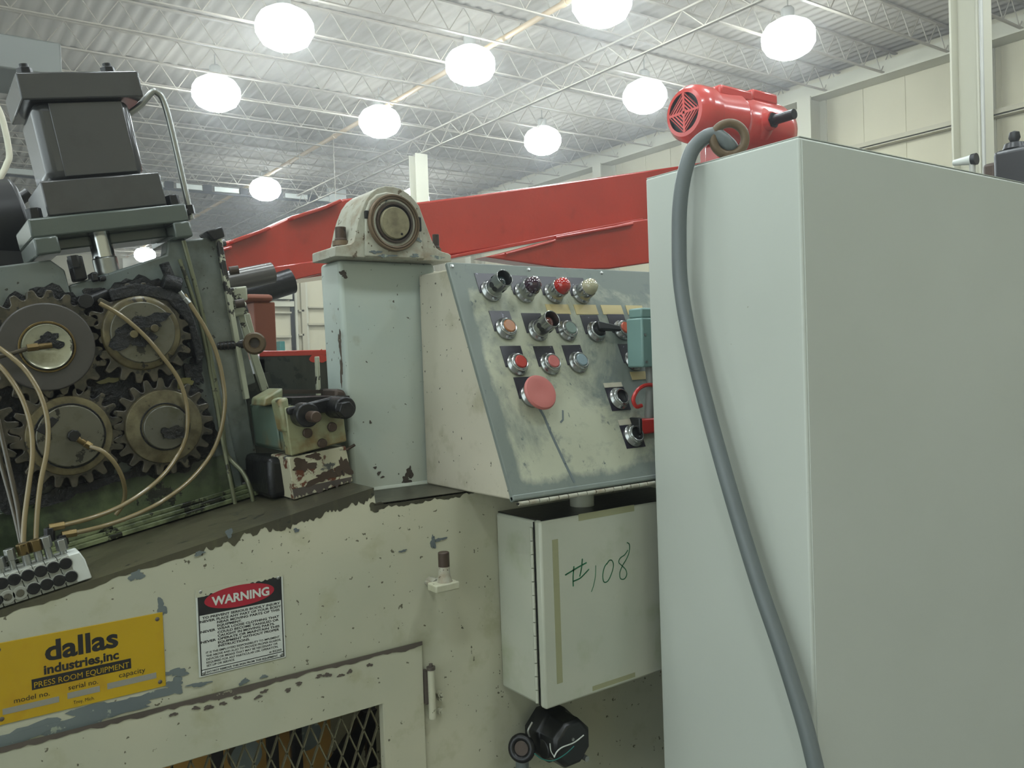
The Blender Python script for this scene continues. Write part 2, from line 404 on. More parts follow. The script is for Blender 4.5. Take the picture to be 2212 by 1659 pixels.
for i, y in enumerate([0.9, 4.4, 7.85, 11.45, 14.9, 18.35, 21.8, 25.3, 28.8, 32.3, 35.8, 39.3, 42.8]):
    if wc is None:
        m = MB(); m.box(WX-.62, WX-.58, y-.17, y+.17, -1.5, 5.62); m.box(WX-.58, WX-.04, y-.012, y+.012, -1.5, 5.62); m.box(WX-.04, WX, y-.17, y+.17, -1.5, 5.62)
        wc = obj('wall_column', m, M['wallsteel'], wall_r); y0 = y
    else:
        c = wc.copy(); scn.collection.objects.link(c); c.location = wc.location+Vector((0, y-y0, 0))
for x in (16.2, 12.5, 8.8):
    m = MB(); m.box(x-.17, x+.17, 43.4, 43.44, -1.5, 5.62); m.box(x-.012, x+.012, 43.44, 44, -1.5, 5.62)
    obj('wall_column', m, M['wallsteel'], wall_b)
obj('crane_bracket', MB().box(15.2, 16.6, 41.6, 42.4, 3.3, 3.7).box(15.4, 16.8, 41.8, 42.2, 2.5, 3.3), M['wallsteel'], wall_r)
YW = 21.0
wi = obj('wall_inner', MB().box(6.3, 12.6, YW, YW+.15, -1.5, 2.7), M['wall'], **st)
def wbar(x0, y0, x1, y1, d, mat='wallsteel', nm='wall_rib'):
    a = at(x0, y0, Y=YW-d); b = at(x1, y1, Y=YW-d); obj(nm, MB().box(a.x, b.x, YW-d, YW, min(a.z, b.z), max(a.z, b.z)), M[mat], wi)
wbar(632, 560, 636.5, 860, .06, 'dark', 'shadow_gap'); wbar(638, 560, 646, 860, .12); wbar(657, 560, 659.5, 860, .10, 'girtshade', 'wall_pipe'); wbar(661, 560, 666, 860, .08)
for y in (673, 725): wbar(560, y, 630, y+4, .14, 'girtshade', 'wall_girt'); wbar(646, y-4, 657, y, .10, 'girtshade', 'wall_girt')
for y in (662, 698): wbar(666, y, 760, y+4, .12, 'girtshade', 'wall_girt')
wbar(585, 634, 632, 646, .30, 'wallsteel', 'wall_bracket'); wbar(590, 650, 636, 662, .22, 'wallsteel', 'wall_bracket')
for x in (960, 1030, 1343, 1372): wbar(x, 540, x+4, 620, .10, 'girtshade', 'wall_rib')
# free standing steel columns of the hall
def hcol(X, Y, zt, label):
    t = thing('steel_column', (X, Y, -1.5), label, 'column', 'free-standing hall columns')
    m = MB().box(X-.17, X+.17, Y-.17, Y-.145, -1.48, zt); obj('flange', m, M['wallsteel'], t, bev=.004)
    m = MB().box(X-.17, X+.17, Y+.145, Y+.17, -1.48, zt); obj('flange', m, M['wallsteel'], t, bev=.004)
    obj('web', MB().box(X-.008, X+.008, Y-.145, Y+.145, -1.48, zt), M['wallsteel'], t)
    obj('base_plate', MB().box(X-.25, X+.25, Y-.25, Y+.25, -1.5, -1.48), M['wallsteel'], t)
    return t
c1 = hcol(10.62, 5.08, CZ-.5, 'cream steel H-column rising behind the right side of the tall grey cabinet')
obj('conduit', MB().cyl((10.42, 4.86, -1.45), (10.42, 4.86, CZ-.55), .022, seg=10), M['lampmetal'], c1)
hcol(10.5, 18.3, CZ-.95, 'distant cream steel column seen above the pillow bearing and red arm')
# grey duct box high at the left
g = at(0, 70, Y=10); g2 = at(135, 166, Y=10)
tag(obj('air_duct', MB().box(-2.0, g2.x, 10, 10.9, g2.z, g.z), M['duct'], bev=.02), 'big pale grey sheet-metal duct high at the upper left corner', 'duct')
# cream pipe along the ceiling
t = thing('ceiling_pipe', (8.87, 20, 5.65), 'long cream sprinkler pipe running diagonally under the roof joists', 'pipe')
obj('pipe', MB().cyl((8.87, 2, 5.75), (8.87, 43.8, 5.75), .05, seg=14), M['pipe'], t)
for i in range(14):
    y = 4+3*i
    obj('hanger', MB().cyl((8.87, y, 5.79), (8.87, y, CZ), .008, seg=6), M['joist'], t)
    obj('coupling', MB().cyl((8.87, y+.5, 5.75), (8.87, y+.62, 5.75), .062, seg=14), M['pipe'], t)
# drop wires
for i, (px, py0, py1, Y) in enumerate(((725, 345, 428, 20), (647, 300, 350, 21))):
    a = at(px, py1, Y=Y); tag(obj('hanging_wire', MB().cyl((a.x, Y, a.z), (a.x, Y, CZ+.01), .012, seg=6), M['joist']), ('thin pale drop wire hanging above the red arm beside the pillow bearing', 'thin pale wire hanging from the joists in front of the distant roof')[i], 'wire')
# conductor bar: dark rail with pale plates
RY = 26.2; rk = RY/22
a = at(300, 395, Y=RY); b = at(735, 438, Y=RY)
t = thing('conductor_rail', ((a.x+b.x)/2, RY, a.z), 'dark overhead conductor rail with white segments, left of the pillow bearing', 'rail')
obj('rail', MB().box(-1, b.x, RY-.02, RY+.06, 4.58*rk, 4.63*rk), M['dark'], t)
x = -1.0; k = 0
while x < b.x-.5:
    obj('rail_plate', MB().box(x, x+.74, RY-.06, RY-.02, 4.64*rk, 4.76*rk), M['white'], t)
    obj('rail_hanger', MB().box(x+.79, x+1.03, RY-.06, RY+.04, 4.62*rk, 4.79*rk), M['dark'], t); x += 1.11; k += 1
obj('end_box', MB().box(b.x-.42, b.x+.18, RY-.1, RY+.1, 4.62*rk, 5.0*rk), M['white'], t)
# high-bay lamps
def lamp(X, Y, label, group='lit high-bay lamps under the roof', top=5.85):
    t = thing('high_bay_lamp', (X, Y, 5.15), label, 'lamp', group); r = .46
    F = lambda a, b, c: Vector((X+a, Y+b, 5.15+c))
    obj('lens', MB().lathe([(0, -.07), (r*.45, -.05), (r*.8, .04), (r*.98, .18), (r*.985, .30)], F, 16), M['lamp'], t)
    obj('upper_reflector', MB().lathe([(r*.985, .30), (r*.97, .36), (r*.80, .48), (r*.42, .58), (0, .60)], F, 16), M['lamptop'], t)
    obj('ballast_housing', MB().lathe([(0, .60), (.11, .60), (.11, .76), (.07, .80), (0, .80)], F, 14), M['lampmetal'], t)
    obj('hook', MB().cyl((X, Y, 5.94), (X, Y, CZ+.02), .012, seg=6), M['lampmetal'], t)
    return t
vis = [((615, 60), 'largest bright high-bay lamp, near the top left of the ceiling'),
       ((467, 200), 'bright high-bay lamp just right of the dark hydraulic cylinder top'),
       ((1300, 5), 'bright high-bay lamp cut by the top edge of the picture'),
       ((1016, 140), 'bright high-bay lamp on the cream pipe, second from the top'),
       ((820, 262), 'bright high-bay lamp on the cream pipe above the pillow bearing'),
       ((573, 408), 'small high-bay lamp in front of the conductor rail, over the red arm'),
       ((313, 550), 'very distant lamp glimpsed below the cylinder beside the polished rod'),
       ((1703, 82), 'bright high-bay lamp above the tall grey cabinet, rightmost'),
       ((1393, 207), 'bright high-bay lamp just left of the red gear motor'),
       ((1172, 303), 'bright high-bay lamp between the pillow bearing and red motor, above the arm'),
       ((897, 428), 'tiny distant lamp peeking past the right shoulder of the pillow bearing')]
for (px, py), lb in vis:
    p = at(px, py, Z=5.42); lamp(p.x, p.y, lb)
for X, Y in ((-2.2, 2), (1.5, 2), (5.2, 2), (8.9, 2), (12.8, 2), (-2.2, 5.7), (1.5, 5.7), (5.2, 5.7), (-2.2, -2), (1.5, -2), (5.2, -2), (8.9, -2)):
    lamp(X, Y, 'high-bay lamp of the rows outside the picture, over the press line', 'lamps outside the picture')

hm = bpy.data.materials.new('hall_haze'); hm.use_nodes = True; nt = hm.node_tree; nt.nodes.clear()
o_ = nt.nodes.new('ShaderNodeOutputMaterial'); v_ = nt.nodes.new('ShaderNodeVolumeScatter')
v_.inputs['Density'].default_value = .0095; v_.inputs['Anisotropy'].default_value = .72; v_.inputs['Color'].default_value = (.95, .98, 1, 1)
nt.links.new(v_.outputs[0], o_.inputs['Volume'])
obj('haze', MB().box(-8.99, 16.99, -7.99, 43.99, -1.49, CZ-.01), hm, None, kind='structure')
# ================================================================== red arm with gear motor (behind)
YA = 3.0
arm = thing('red_boom', at(1150, 520, Y=YA), 'long glossy red box-section arm crossing behind the pillow bearing', 'machine arm')
AF = lambda a, b, c: Vector((a, c, b))
main = xz([(820, 447), (1020, 422), (1393, 369), (1470, 358), (1640, 330), (1700, 470), (1393, 482), (1200, 515), (976, 551), (820, 575)], YA)
obj('arm_beam', MB().prism(main, YA, YA+.22, AF), M['red'], arm, bev=.008)
left = xz([(420, 545), (465, 527), (500, 518), (582, 489), (630, 466), (706, 447), (741, 430), (777, 427), (850, 430), (850, 575), (700, 595), (640, 604), (590, 612), (483, 640), (420, 660)], YA-.05)
obj('arm_head', MB().prism(left, YA-.06, YA+.30, AF), M['red'], arm, bev=.008)
for q, nm in (([(627, 469), (700, 444), (735, 430), (738, 437), (704, 452), (632, 476)], 'top_bar'), ([(466, 541), (500, 531), (500, 538), (467, 549)], 'top_bar'), ([(500, 518), (582, 489), (584, 496), (504, 527)], 'top_bar')):
    obj(nm, MB().prism(xz(q, YA-.09), YA-.10, YA-.04, AF), M['red'], arm, bev=.004)
obj('lower_flange', MB().prism(xz([(972, 552), (1393, 470), (1393, 479), (972, 559)], YA-.06), YA-.05, YA+.24, AF), M['red'], arm, bev=.003)
g = xz([(1042, 556), (1090, 545), (1195, 517), (1366, 478), (1420, 470), (1420, 566), (1310, 582), (1230, 584)], YA-.10)
obj('gusset', MB().prism(g, YA-.12, YA-.02, AF), M['red'], arm, bev=.006)
a, b = at(1200, 514, Y=YA-.13), at(1366, 484, Y=YA-.13)
obj('rib_bar', MB().cyl(a, b, .008, seg=10), M['red'], arm)
a, b = at(1092, 549, Y=YA-.13), at(1196, 521, Y=YA-.13)
obj('rib_bar', MB().cyl(a, b, .007, seg=10), M['red'], arm)
obj('arm_post', MB().prism(xz([(1528, 300), (1612, 285), (1625, 420), (1534, 420)], YA+.02), YA+.02, YA+.08, AF), M['red'], arm, bev=.008)
a = at(592, 593, Y=YA-.2)
obj('red_block', MB().prism(xz([(585, 578), (700, 560), (700, 590), (592, 615)], YA-.16), YA-.17, YA-.05, AF), M['red'], arm, bev=.004)
# grey roller behind
rl = thing('grey_roller', at(540, 615, Y=2.75), 'dark grey steel roller lying under the left end of the red arm', 'roller')
obj('roller_shell', MB().cyl(at(470, 613, Y=2.7), at(588, 589, Y=2.7), .034, seg=26), M['greyroll'], rl)
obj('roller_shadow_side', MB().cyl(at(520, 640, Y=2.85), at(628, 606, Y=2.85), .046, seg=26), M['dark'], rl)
obj('roller_tip', MB().cyl(at(466, 529, Y=2.86), at(486, 524, Y=2.86), .012, seg=16), M['greyroll'], rl)
# gear motor, axis along X, output shaft towards the viewer (-Y)
gm = thing('gear_motor', at(1570, 330, Y=2.95), 'glossy red electric gear motor with a black output shaft above the cabinet', 'motor')
c = at(1478, 243, Y=2.95); c2 = at(1690, 250, Y=2.95)
def MX(x0, dy=0, dz=0): return lambda a, b, h: Vector((x0+h, c.y+dy+a, c.z+dz+b))
F = MX(c.x)
obj('fan_cover', MB().lathe([(.098, -.004), (.118, 0), (.14, .03), (.146, .07), (.146, .13), (.13, .15), (.11, .155)], F, 36), M['redmotor'], gm)
obj('fan_grille_backing', MB().lathe([(0, .012), (.104, .012), (.104, .02), (0, .02)], F, 30), M['black'], gm)
m = MB()
for s4 in range(4):
    a = pi/4+s4*pi/2; dx, dy = cos(a), sin(a); px_, py_ = -dy, dx
    for k in range(1, 7):
        d = k*.0145; half = d*.92
        P = [Vector((dx*d+px_*h, dy*d+py_*h, 0)) for h in (-half, half)]
        if d < .1: 
            e = Vector((dx, dy, 0))*.0035
            q = [P[0]-e, P[1]-e, P[1]+e, P[0]+e]
            q = [F(u.x, u.y, 0) if u.length < .1 else F(u.x*.1/u.length, u.y*.1/u.length, 0) for u in q]
            m.hexa(q, [u+Vector((-.004, 0, 0)) for u in q])
for a in (0, pi/2):
    e = .006; q = [F(cos(a)*r-sin(a)*s2, sin(a)*r+cos(a)*s2, 0) for r, s2 in ((-.1, -e), (.1, -e), (.1, e), (-.1, e))]
    m.hexa(q, [u+Vector((-.005, 0, 0)) for u in q])
obj('fan_grille', m, M['redmotor'], gm)
obj('motor_body', MB().lathe([(0, .14), (.132, .14), (.136, .26), (.140, .31), (.142, .34), (0, .34)], F, 36), M['redmotor'], gm, bev=.004)
L = c2.x-c.x
obj('gearbox', MB().lathe([(0, .33), (.10, .33), (.15, .37), (.158, .42), (.158, L-.10), (.145, L-.04), (.11, L-.005), (0, L)], MX(c.x, .02, -.012), 36), M['redmotor'], gm, bev=.004)
p = at(1533, 188, Y=2.93); q = at(1604, 188, Y=2.93)
obj('terminal_box', MB().box(p.x, q.x, 2.86, 3.0, p.z-.06, p.z), M['redmotor'], gm, bev=.015)
p = at(1606, 197, Y=2.93); q = at(1660, 195, Y=2.93)
obj('gearbox_lid', MB().box(p.x, q.x, 2.87, 3.03, p.z-.06, p.z), M['redmotor'], gm, bev=.012)
p = at(1663, 262, Y=2.80)
obj('shaft_boss', MB().lathe([(0, 0), (.045, 0), (.05, .03), (.09, .06), (.09, .2), (0, .2)], lambda a, b, h: Vector((p.x+a, p.y-.02+h, p.z+b)), 28), M['redmotor'], gm)
obj('output_shaft', MB().cyl((p.x, p.y+.05, p.z), (p.x, p.y-.15, p.z), .026, seg=20), M['dark'], gm, bev=.002)
obj('shaft_nut', MB().cyl((p.x, p.y+.0, p.z), (p.x, p.y-.03, p.z), .040, seg=6), M['dark'], gm)
obj('gearbox_foot', MB().box(at(1535, 330, Y=2.95).x, at(1690, 330, Y=2.95).x, 2.90, 2.99, c.z-.30, c.z-.14), M['redmotor'], gm, bev=.01)
# things seen through the gap between head and column
YB = 2.4
bp = thing('brown_post', at(568, 755, Y=YB), 'rust-brown square post with a cap, behind the rod eye', 'post')
p0, p1 = at(548, 652, Y=YB), at(594, 652, Y=YB); zb = -.35
obj('post', MB().box(p0.x, p1.x, YB, YB+.10, -1.5, p0.z-.0), M['rust_brown'], bp, bev=.003)
q0, q1 = at(530, 645, Y=YB), at(589, 636, Y=YB)
obj('post_cap', MB().box(q0.x, q1.x, YB-.01, YB+.1, p0.z, at(580, 636, Y=YB).z), M['rust_brown'], bp, bev=.012)
YT = 2.05
tr = thing('drip_tray', at(640, 835, Y=YT), 'dark oily steel tray with a red-painted top edge, between head and column', 'tray')
a, b = at(560, 757, Y=YT), at(697, 750, Y=YT); tt = at(630, 757, Y=YT).z
obj('tray_front', MB().box(a.x, b.x+.15, YT, YT+.012, -.26, tt-.012), M['tray'], tr)
obj('tray_lip', MB().box(a.x, b.x+.15, YT-.002, YT+.05, tt-.014, tt), M['red'], tr, bev=.002)
obj('tray_side', MB().box(a.x, a.x+.012, YT, YT+.3, -.26, tt-.02), M['tray'], tr)
m = MB(); blob(m, at(688, 765, Y=YT).x, tt-.018, .02, .018, lambda a, b, c: Vector((a, YT-c-.001, b)), 3); obj('red_patch', m, M['red'], tr)
pp_ = at(690, 830, Y=1.98)
tag(obj('white_upright', MB().box(at(684, 780, Y=1.98).x, at(691, 780, Y=1.98).x, 1.98, 1.995, -.27, at(690, 770, Y=1.98).z), M['linkage'], bev=.002), 'thin chipped pale upright bar just left of the bearing column', 'bar')
# items on the far side of the hall
p = at(605, 750, Y=20)
tag(obj('green_bin', MB().box(p.x, at(612, 750, Y=20).x+.05, 20, 20.4, -1.5, at(605, 737, Y=20).z), M['tealdark'], bev=.02), 'small green bin far away, low in the gap beside the brown post', 'bin')
p, q = at(2100, 345, X=6.0), at(2060, 352, X=6.0)
wf = thing('white_wall_fixture', q, 'small white horn-shaped fixture beyond the cabinet top, left of the H-column', 'fixture')
obj('horn', MB().cyl((6.0, p.y, p.z), (6.0, q.y, q.z), .035, .02, seg=16), M['white'], wf)
obj('collar', MB().cyl((6.0, p.y-.03, p.z), (6.0, p.y, p.z), .04, seg=16), M['dark'], wf)
obj('stand', MB().cyl((6.0, p.y, -1.5), (6.0, p.y, p.z), .02, seg=10), M['lampmetal'], wf)
p = at(2185, 326, X=5.0); q = at(2150, 345, X=5.0)
dm = thing('dark_machine', (5.0, p.y-.3, -1.5), 'dark machine top with a round knob, at the far right edge over the cabinet', 'machine')
obj('housing', MB().box(4.9, 5.6, p.y-.8, p.y+.06, -1.5, p.z), M['black'], dm, bev=.03)
obj('side_block', MB().box(4.95, 5.5, p.y+.06, q.y+.05, -1.5, q.z-.02), M['darkrust'], dm, bev=.02)
r = at(2197, 306, X=5.0)
obj('knob', MB().lathe([(0, 0), (.06, 0), (.05, .03), (.02, .04), (.03, .06), (.025, .09), (0, .1)], lambda a, b, h: Vector((4.97+a, r.y+b, p.z+h)), 18), M['black'], dm)

# ================================================================== machine base
TH = radians(10.3)
OX, OZ = .102, -.348
def sl(X): return OZ+(X-OX)*math.tan(TH)
LZ = -.2655
YF = 1.5
FY = lambda a, b, c: Vector((a, YF-c, b))           # front sheet: a = X, b = Z, c = proud of the sheet
base = thing('machine_base', (1.0, 1.8, -1.5), 'pale grey-green welded machine base under the gear head, with chipped paint', 'machine base')
xk = .7335
def yz(p, q): return
wTR = at(826.3, 1520.2, Y=YF-.006); wBR = at(833, 1659, Y=YF-.006)
dTR = at(912, 1389, Y=YF-.008)
WX0, WX1, WZ1, WZ0 = -.02, wTR.x, wTR.z, -1.05
DX1, DZ1 = dTR.x, dTR.z
top = [(-.35, sl(-.35)-.003), (xk, sl(xk)-.003), (xk+.004, LZ-.003), (2.15, LZ-.003), (2.15, -1.45), (DX1+.0, -1.45), (DX1, DZ1+.0), (-.35, DZ1)]
# front sheet stands around the access door opening
obj('front_sheet', MB().prism(top, 0, -.02, FY), M['body'], base, bev=.002)
def wedge(m, x0, x1, z0, z1, y0, y1):
    m.hexa([(x0, y0, z0-.003), (x1, y0, z1-.003), (x1, y1, z1-.003), (x0, y1, z0-.003)], [(x0, y0, z0), (x1, y0, z1), (x1, y1, z1), (x0, y1, z0)]); return m
obj('sloped_ledge', wedge(MB(), -.35, xk, sl(-.35), sl(xk), YF-.001, 2.2), M['ledge'], base)
obj('flat_ledge', MB().box(xk, 2.15, YF-.0006, 2.2, LZ-.003, LZ), M['body'], base)
obj('rear_sheet', MB().box(-.35, 2.15, 2.18, 2.2, -1.45, sl(-.35)-.05), M['body'], base)
obj('end_sheet', MB().box(-.35, -.33, 1.52, 2.18, -1.45, sl(-.35)-.03), M['body'], base)
obj('plinth', MB().box(-.4, 2.2, 1.48, 2.25, -1.5, -1.45), M['darkrust'], base)
# dark worn patch on the flat ledge left of the enclosure
pz_ = [at(804, 1072, Z=LZ), at(1000, 1058, Z=LZ)]
m = MB().box(at(806, 1072, Y=YF).x, 1.0, YF-.003, 1.69, LZ-.0, LZ+.0012); obj('worn_ledge_plate', m, M['ledge'], base)
m = MB(); a = at(806, 1075, Y=YF); ragband(m, (a.x, LZ+.001), (.985, LZ+.001), .013, .006, 46, .0035, FY, seed=3); blob(m, a.x+.006, LZ-.006, .013, .011, FY, 4)
obj('worn_edge_plate', m, M['ledge'], base)
# torn paint below the sloped edge
m = MB(); ragband(m, (-.30, sl(-.30)), (.40, sl(.40)), .004, .012, 70, .003, FY, seed=1); ragband(m, (.40, sl(.40)), (xk, sl(xk)), .012, .020, 90, .006, lambda a, b, c: FY(a, b, c*1.3), seed=2)
obj('bare_edge', m, M['ledge'], base)
# bare blotches
patches('bare_patch', [(at(px, py, Y=YF).x, at(px, py, Y=YF).z, rx*.00088, ry*.00083) for px, py, rx, ry in [(295, 1243, 11, 11), (349, 1312, 8, 16), (382, 1452, 20, 8), (378, 1480, 18, 13), (300, 1513, 60, 12), (215, 1540, 70, 14), (90, 1578, 90, 18), (20, 1600, 60, 14), (495, 1152, 5, 12), (527, 1472, 8, 6), (570, 1461, 6, 4), (935, 1172, 5, 18), (950, 1165, 14, 4), (430, 1478, 20, 4), (640, 1145, 6, 4), (870, 1190, 8, 3), (430, 1195, 9, 4)]], M['baremetal'], base, FY)
m = MB(); p = at(885, 1028, Y=1.658)
# access door with a rectangular screened opening
door = obj('access_door', MB().prism([(-.35, DZ1), (DX1, DZ1), (DX1, -1.42), (WX1, -1.42), (WX1, WZ1), (-.35, WZ1)], -.012, .008, FY), M['body'], base, bev=.002)
door['label'] = 'lower access door with a screened window'
m = MB(); ragband(m, (-.35, DZ1+.004), (DX1, DZ1+.004), .0095, .0085, 120, .0028, lambda a, b, c: FY(a, b, c+.0085), seed=6)
for i in range(16):
    t_ = i/15; x = .35+.35*t_+random.uniform(-.02, .02); blob(m, x, DZ1-.012-random.random()*.012, .006, .003, lambda a, b, c: FY(a, b, c+.0085), 60+i, jit=.5)
obj('worn_strip', m, M['darkwear'], door)
# expanded metal screen
m = MB(); dx, dz = .0310, .075; r = .0012
def diam(m, x, z):
    for a, b in (((x, z), (x+dx/2, z+dz/2)), ((x+dx/2, z+dz/2), (x+dx, z))):
        for sgn in (1, -1):
            A = (a[0], z+sgn*(a[1]-z)); B = (b[0], z+sgn*(b[1]-z))
            P = Vector((A[0], YF+.016, A[1])); Q = Vector((B[0], YF+.016, B[1])); d = (Q-P).normalized(); n_ = Vector((-d.z, 0, d.x))*r; s_ = Vector((0, .003, 0))
            m.hexa([P-n_-s_, P+n_-s_, P+n_+s_, P-n_+s_], [Q-n_-s_, Q+n_-s_, Q+n_+s_, Q-n_+s_])
x = .28
row = 0
while x < WX1: 
    for k in range(5): diam(m, x, WZ1-.012-k*dz)
    x += dx
scr = obj('screen', m, M['mesh'], door, kind='stuff')
obj('interior_back', MB().box(.1, WX1+.06, 1.90, 1.91, -1.2, WZ1+.1), M['inside'], base)
obj('interior_bar', MB().prism(xz([(712, 1659), (770, 1659), (815, 1532), (788, 1540)], 1.72), 1.72, 1.74, AF), M['dark'], base)
for px, py, rr in ((665, 1590, .032), (532, 1635, .034)):
    p = at(px, py, Y=1.78); obj('interior_disc', MB().cyl((p.x, 1.78, p.z), (p.x, 1.80, p.z), rr, seg=26), M['baremetal'], base)
for px, py in ((640, 1570), (800, 1545), (470, 1640), (590, 1620)):
    p = at(px, py, Y=1.76); obj('interior_strut', MB().box(p.x-.012, p.x+.012, 1.76, 1.77, p.z-.12, p.z+.05), M['dark'], base)
# door hinge pin on the right
a, b = at(932, 1447, Y=YF-.02), at(937, 1552, Y=YF-.02)
hp = obj('hinge_pin', MB().cyl((a.x, YF-.018, b.z), (a.x, YF-.018, a.z), .0075, seg=16), M['body'], base)
obj('hinge_cap', MB().cyl((a.x, YF-.018, a.z), (a.x, YF-.018, a.z+.006), .009, seg=14).cyl((a.x, YF-.018, a.z), (a.x, YF-.018, a.z+.012), .004, seg=10), M['darkwear'], hp)
obj('hinge_leaf', MB().box(a.x-.012, a.x-.004, YF-.016, YF-.001, b.z+.03, a.z-.002), M['darkwear'], hp)
for px, py in ((949, 1506), (948, 1534), (947, 1497)):
    p = at(px, py, Y=YF); obj('bolt', MB().cyl((p.x, YF-.010, p.z), (p.x, YF, p.z), .0065, seg=12).cyl((p.x, YF-.014, p.z), (p.x, YF, p.z), .0035, seg=10), M['body'], base)
# welded tab with an upright peg
p = at(930, 1256, Y=YF); q = at(984, 1262, Y=YF-.07)
tb = obj('welded_tab', MB().box(at(928, 1262, Y=YF-.06).x, q.x+.001, YF-.085, YF-.05, q.z-.007, q.z+.009), M['body'], base, bev=.003)
m = MB(); blob(m, p.x-.002, p.z, .012, .010, lambda a, b, c: FY(a, b, c*30), 5, jit=.2); m.cyl((p.x, YF, p.z), (p.x+.014, YF-.062, p.z+.004), .009, .008, seg=14); obj('weld', m, M['bearing'], tb)
a = at(958, 1192, Y=YF-.067)
obj('peg', MB().cyl((a.x, YF-.067, q.z), (a.x, YF-.067, a.z), .0112, seg=20), M['darkrust'], tb, bev=.002)
obj('peg_foot', MB().lathe([(.016, 0), (.012, .012), (.0113, .03)], lambda x, y, h: Vector((a.x+x, YF-.067+y, q.z+.009+h)), 20), M['bearing'], tb)

# ------------------------------------------------------------------ warning sign
SX0, SX1, SZ1, SZ0 = .389, .5435, -.3705, -.5225
SW, SH = SX1-SX0, SZ1-SZ0
sg = thing('warning_sign', (SX0+SW/2, YF, SZ0), 'white metal plate with a red WARNING oval, beside the yellow nameplate', 'sign')
obj('plate', MB().box(SX0, SX1, YF-.002, YF, SZ0, SZ1), M['white'], sg, bev=.0006)
GF = lambda c0: (lambda a, b, c: Vector((a, YF-.002-c0-c, b)))
Zf = lambda f: SZ1-SH*f
rnd = random.Random(5)
tp = [(SX0+SW*(.02+.96*i/40), Zf(.085-.075*i/40+rnd.uniform(-.012, .012))) for i in range(41)]
obj('header_band', MB().prism(tp+[(SX0+SW*.98, Zf(.30)), (SX0+SW*.02, Zf(.30))], 0, .0003, GF(0)), M['blackmark'], sg)
obj('overpaint', MB().prism([(SX0, SZ1+.0008)]+[(SX0, tp[0][1])]+tp+[(SX1, tp[-1][1]), (SX1, SZ1+.0008)], 0, .0005, GF(0)), M['body'], sg)
m = MB()
for x0, x1, f0, f1 in ((.02, .032, .30, .985), (.968, .98, .30, .985), (.02, .98, .918, .926), (.02, .98, .978, .985)):
    m.box(SX0+SW*x0, SX0+SW*x1, Zf(f1), Zf(f0), 0, .0003, GF(0))
obj('border_line', m, M['blackmark'], sg)
el = [(SX0+SW*(.49+.40*cos(2*pi*k/48)), Zf(.155-.125*sin(2*pi*k/48))) for k in range(48)]
obj('red_oval', MB().prism(el, 0, .0003, GF(.0003)), M['redsign'], sg)
def sline(s, x0, x1, f, h, mat='blackmark', bold=.03, lift=0):
    text('lettering', s, lambda x, y, c: Vector((SX0+SW*x0+x, YF-.002-lift-c, Zf(f)+y)), SW*(x1-x0), SH*h, M[mat], sg, bold, th=.0003)
sline('WARNING', .17, .83, .21, .10, 'white', .035, .0006)
for s, x0, x1, f in (('TO PREVENT SERIOUS BODILY INJURY', .06, .955, .345), ('NEVER', .035, .20, .385), ('PLACE ANY PART OF YOUR BODY', .215, .965, .385), ('NEAR MOVING PARTS OF THIS', .22, .945, .424),
                     ('EQUIPMENT.', .22, .50, .463), ('NEVER', .035, .20, .502), ('WEAR LOOSE CLOTHING THAT', .22, .935, .502), ('COULD BECOME TANGLED OR', .22, .93, .541), ('CAUGHT IN MOVING PARTS.', .22, .88, .58),
                     ('NEVER', .035, .20, .619), ('OPERATE OR MAINTAIN THIS', .22, .935, .619), ('EQUIPMENT WITHOUT PROPER', .22, .93, .658), ('INSTRUCTIONS.', .22, .58, .697)):
    sline(s, x0, x1, f, .027)
for s, x0, x1, f in (('IT IS THE EMPLOYERS RESPONSIBILITY TO IMPLEMENT', .085, .93, .745), ('THE ABOVE AND ALSO TO PROVIDE PROPER GUARDS,', .085, .945, .783), ('DEVICES OR MEANS THAT MAY BE NECESSARY OR', .085, .905, .821),
                     ('REQUIRED FOR ANY PARTICULAR USE, OPERATION,', .085, .91, .859), ('SET-UP OR SERVICE.', .085, .40, .895), ('# 82205', .80, .95, .905)):
    sline(s, x0, x1, f, .024, bold=.02)
sline('DO NOT REMOVE THIS SIGN FROM THIS EQUIPMENT', .085, .90, .965, .022, bold=.03)
for x, f in ((.055, .03), (.945, .03), (.055, .955), (.945, .955)):
    p = Vector((SX0+SW*x, YF-.002, Zf(f))); obj('rivet', MB().lathe([(0, .0016), (.0022, .0012), (.0034, 0)], lambda a, b, h: Vector((p.x+a, p.y-h, p.z+b)), 12), M['steel'], sg)

# ------------------------------------------------------------------ yellow nameplate
PX0, PX1, PZ1, PZ0 = .088, .3345, -.3975, -.5225
npl = thing('nameplate', (.21, YF, PZ0), 'yellow machine nameplate reading dallas industries, inc, at lower left', 'nameplate')
obj('plate', MB().box(PX0, PX1, YF-.002, YF, PZ0, PZ1), M['yellow'], npl, bev=.0006)
YP = YF-.002
def pline(s, L, R_, hpx, mat='blackmark', bold=.0, lift=0):
    a = at(*L, Y=YP); b = at(*R_, Y=YP); z = (a.z+b.z)/2
    h = at(L[0], L[1]-hpx, Y=YP).z-a.z
    text('lettering', s, lambda x, y, c: Vector((a.x+x, YP-lift-c, z+y)), b.x-a.x, h, M[mat], npl, bold, th=.0003)
pline('dallas', (97.5, 1426), (256, 1397), 44, bold=.03)
pline('industries,inc', (95, 1457), (257, 1422), 20, bold=.035)
a = at(68, 1470, Y=YP); b = at(283.5, 1442, Y=YP); c_ = at(69, 1491, Y=YP)
obj('black_band', MB().box(a.x, b.x, YP-.0003, YP, c_.z, c_.z+.0165), M['blackmark'], npl)
pline('PRESS ROOM EQUIPMENT', (74, 1486.5), (279, 1440.5), 13, 'yellow', .0, .0003)
pline('model no.', (30.4, 1519.5), (107.6, 1501.5), 11.5)
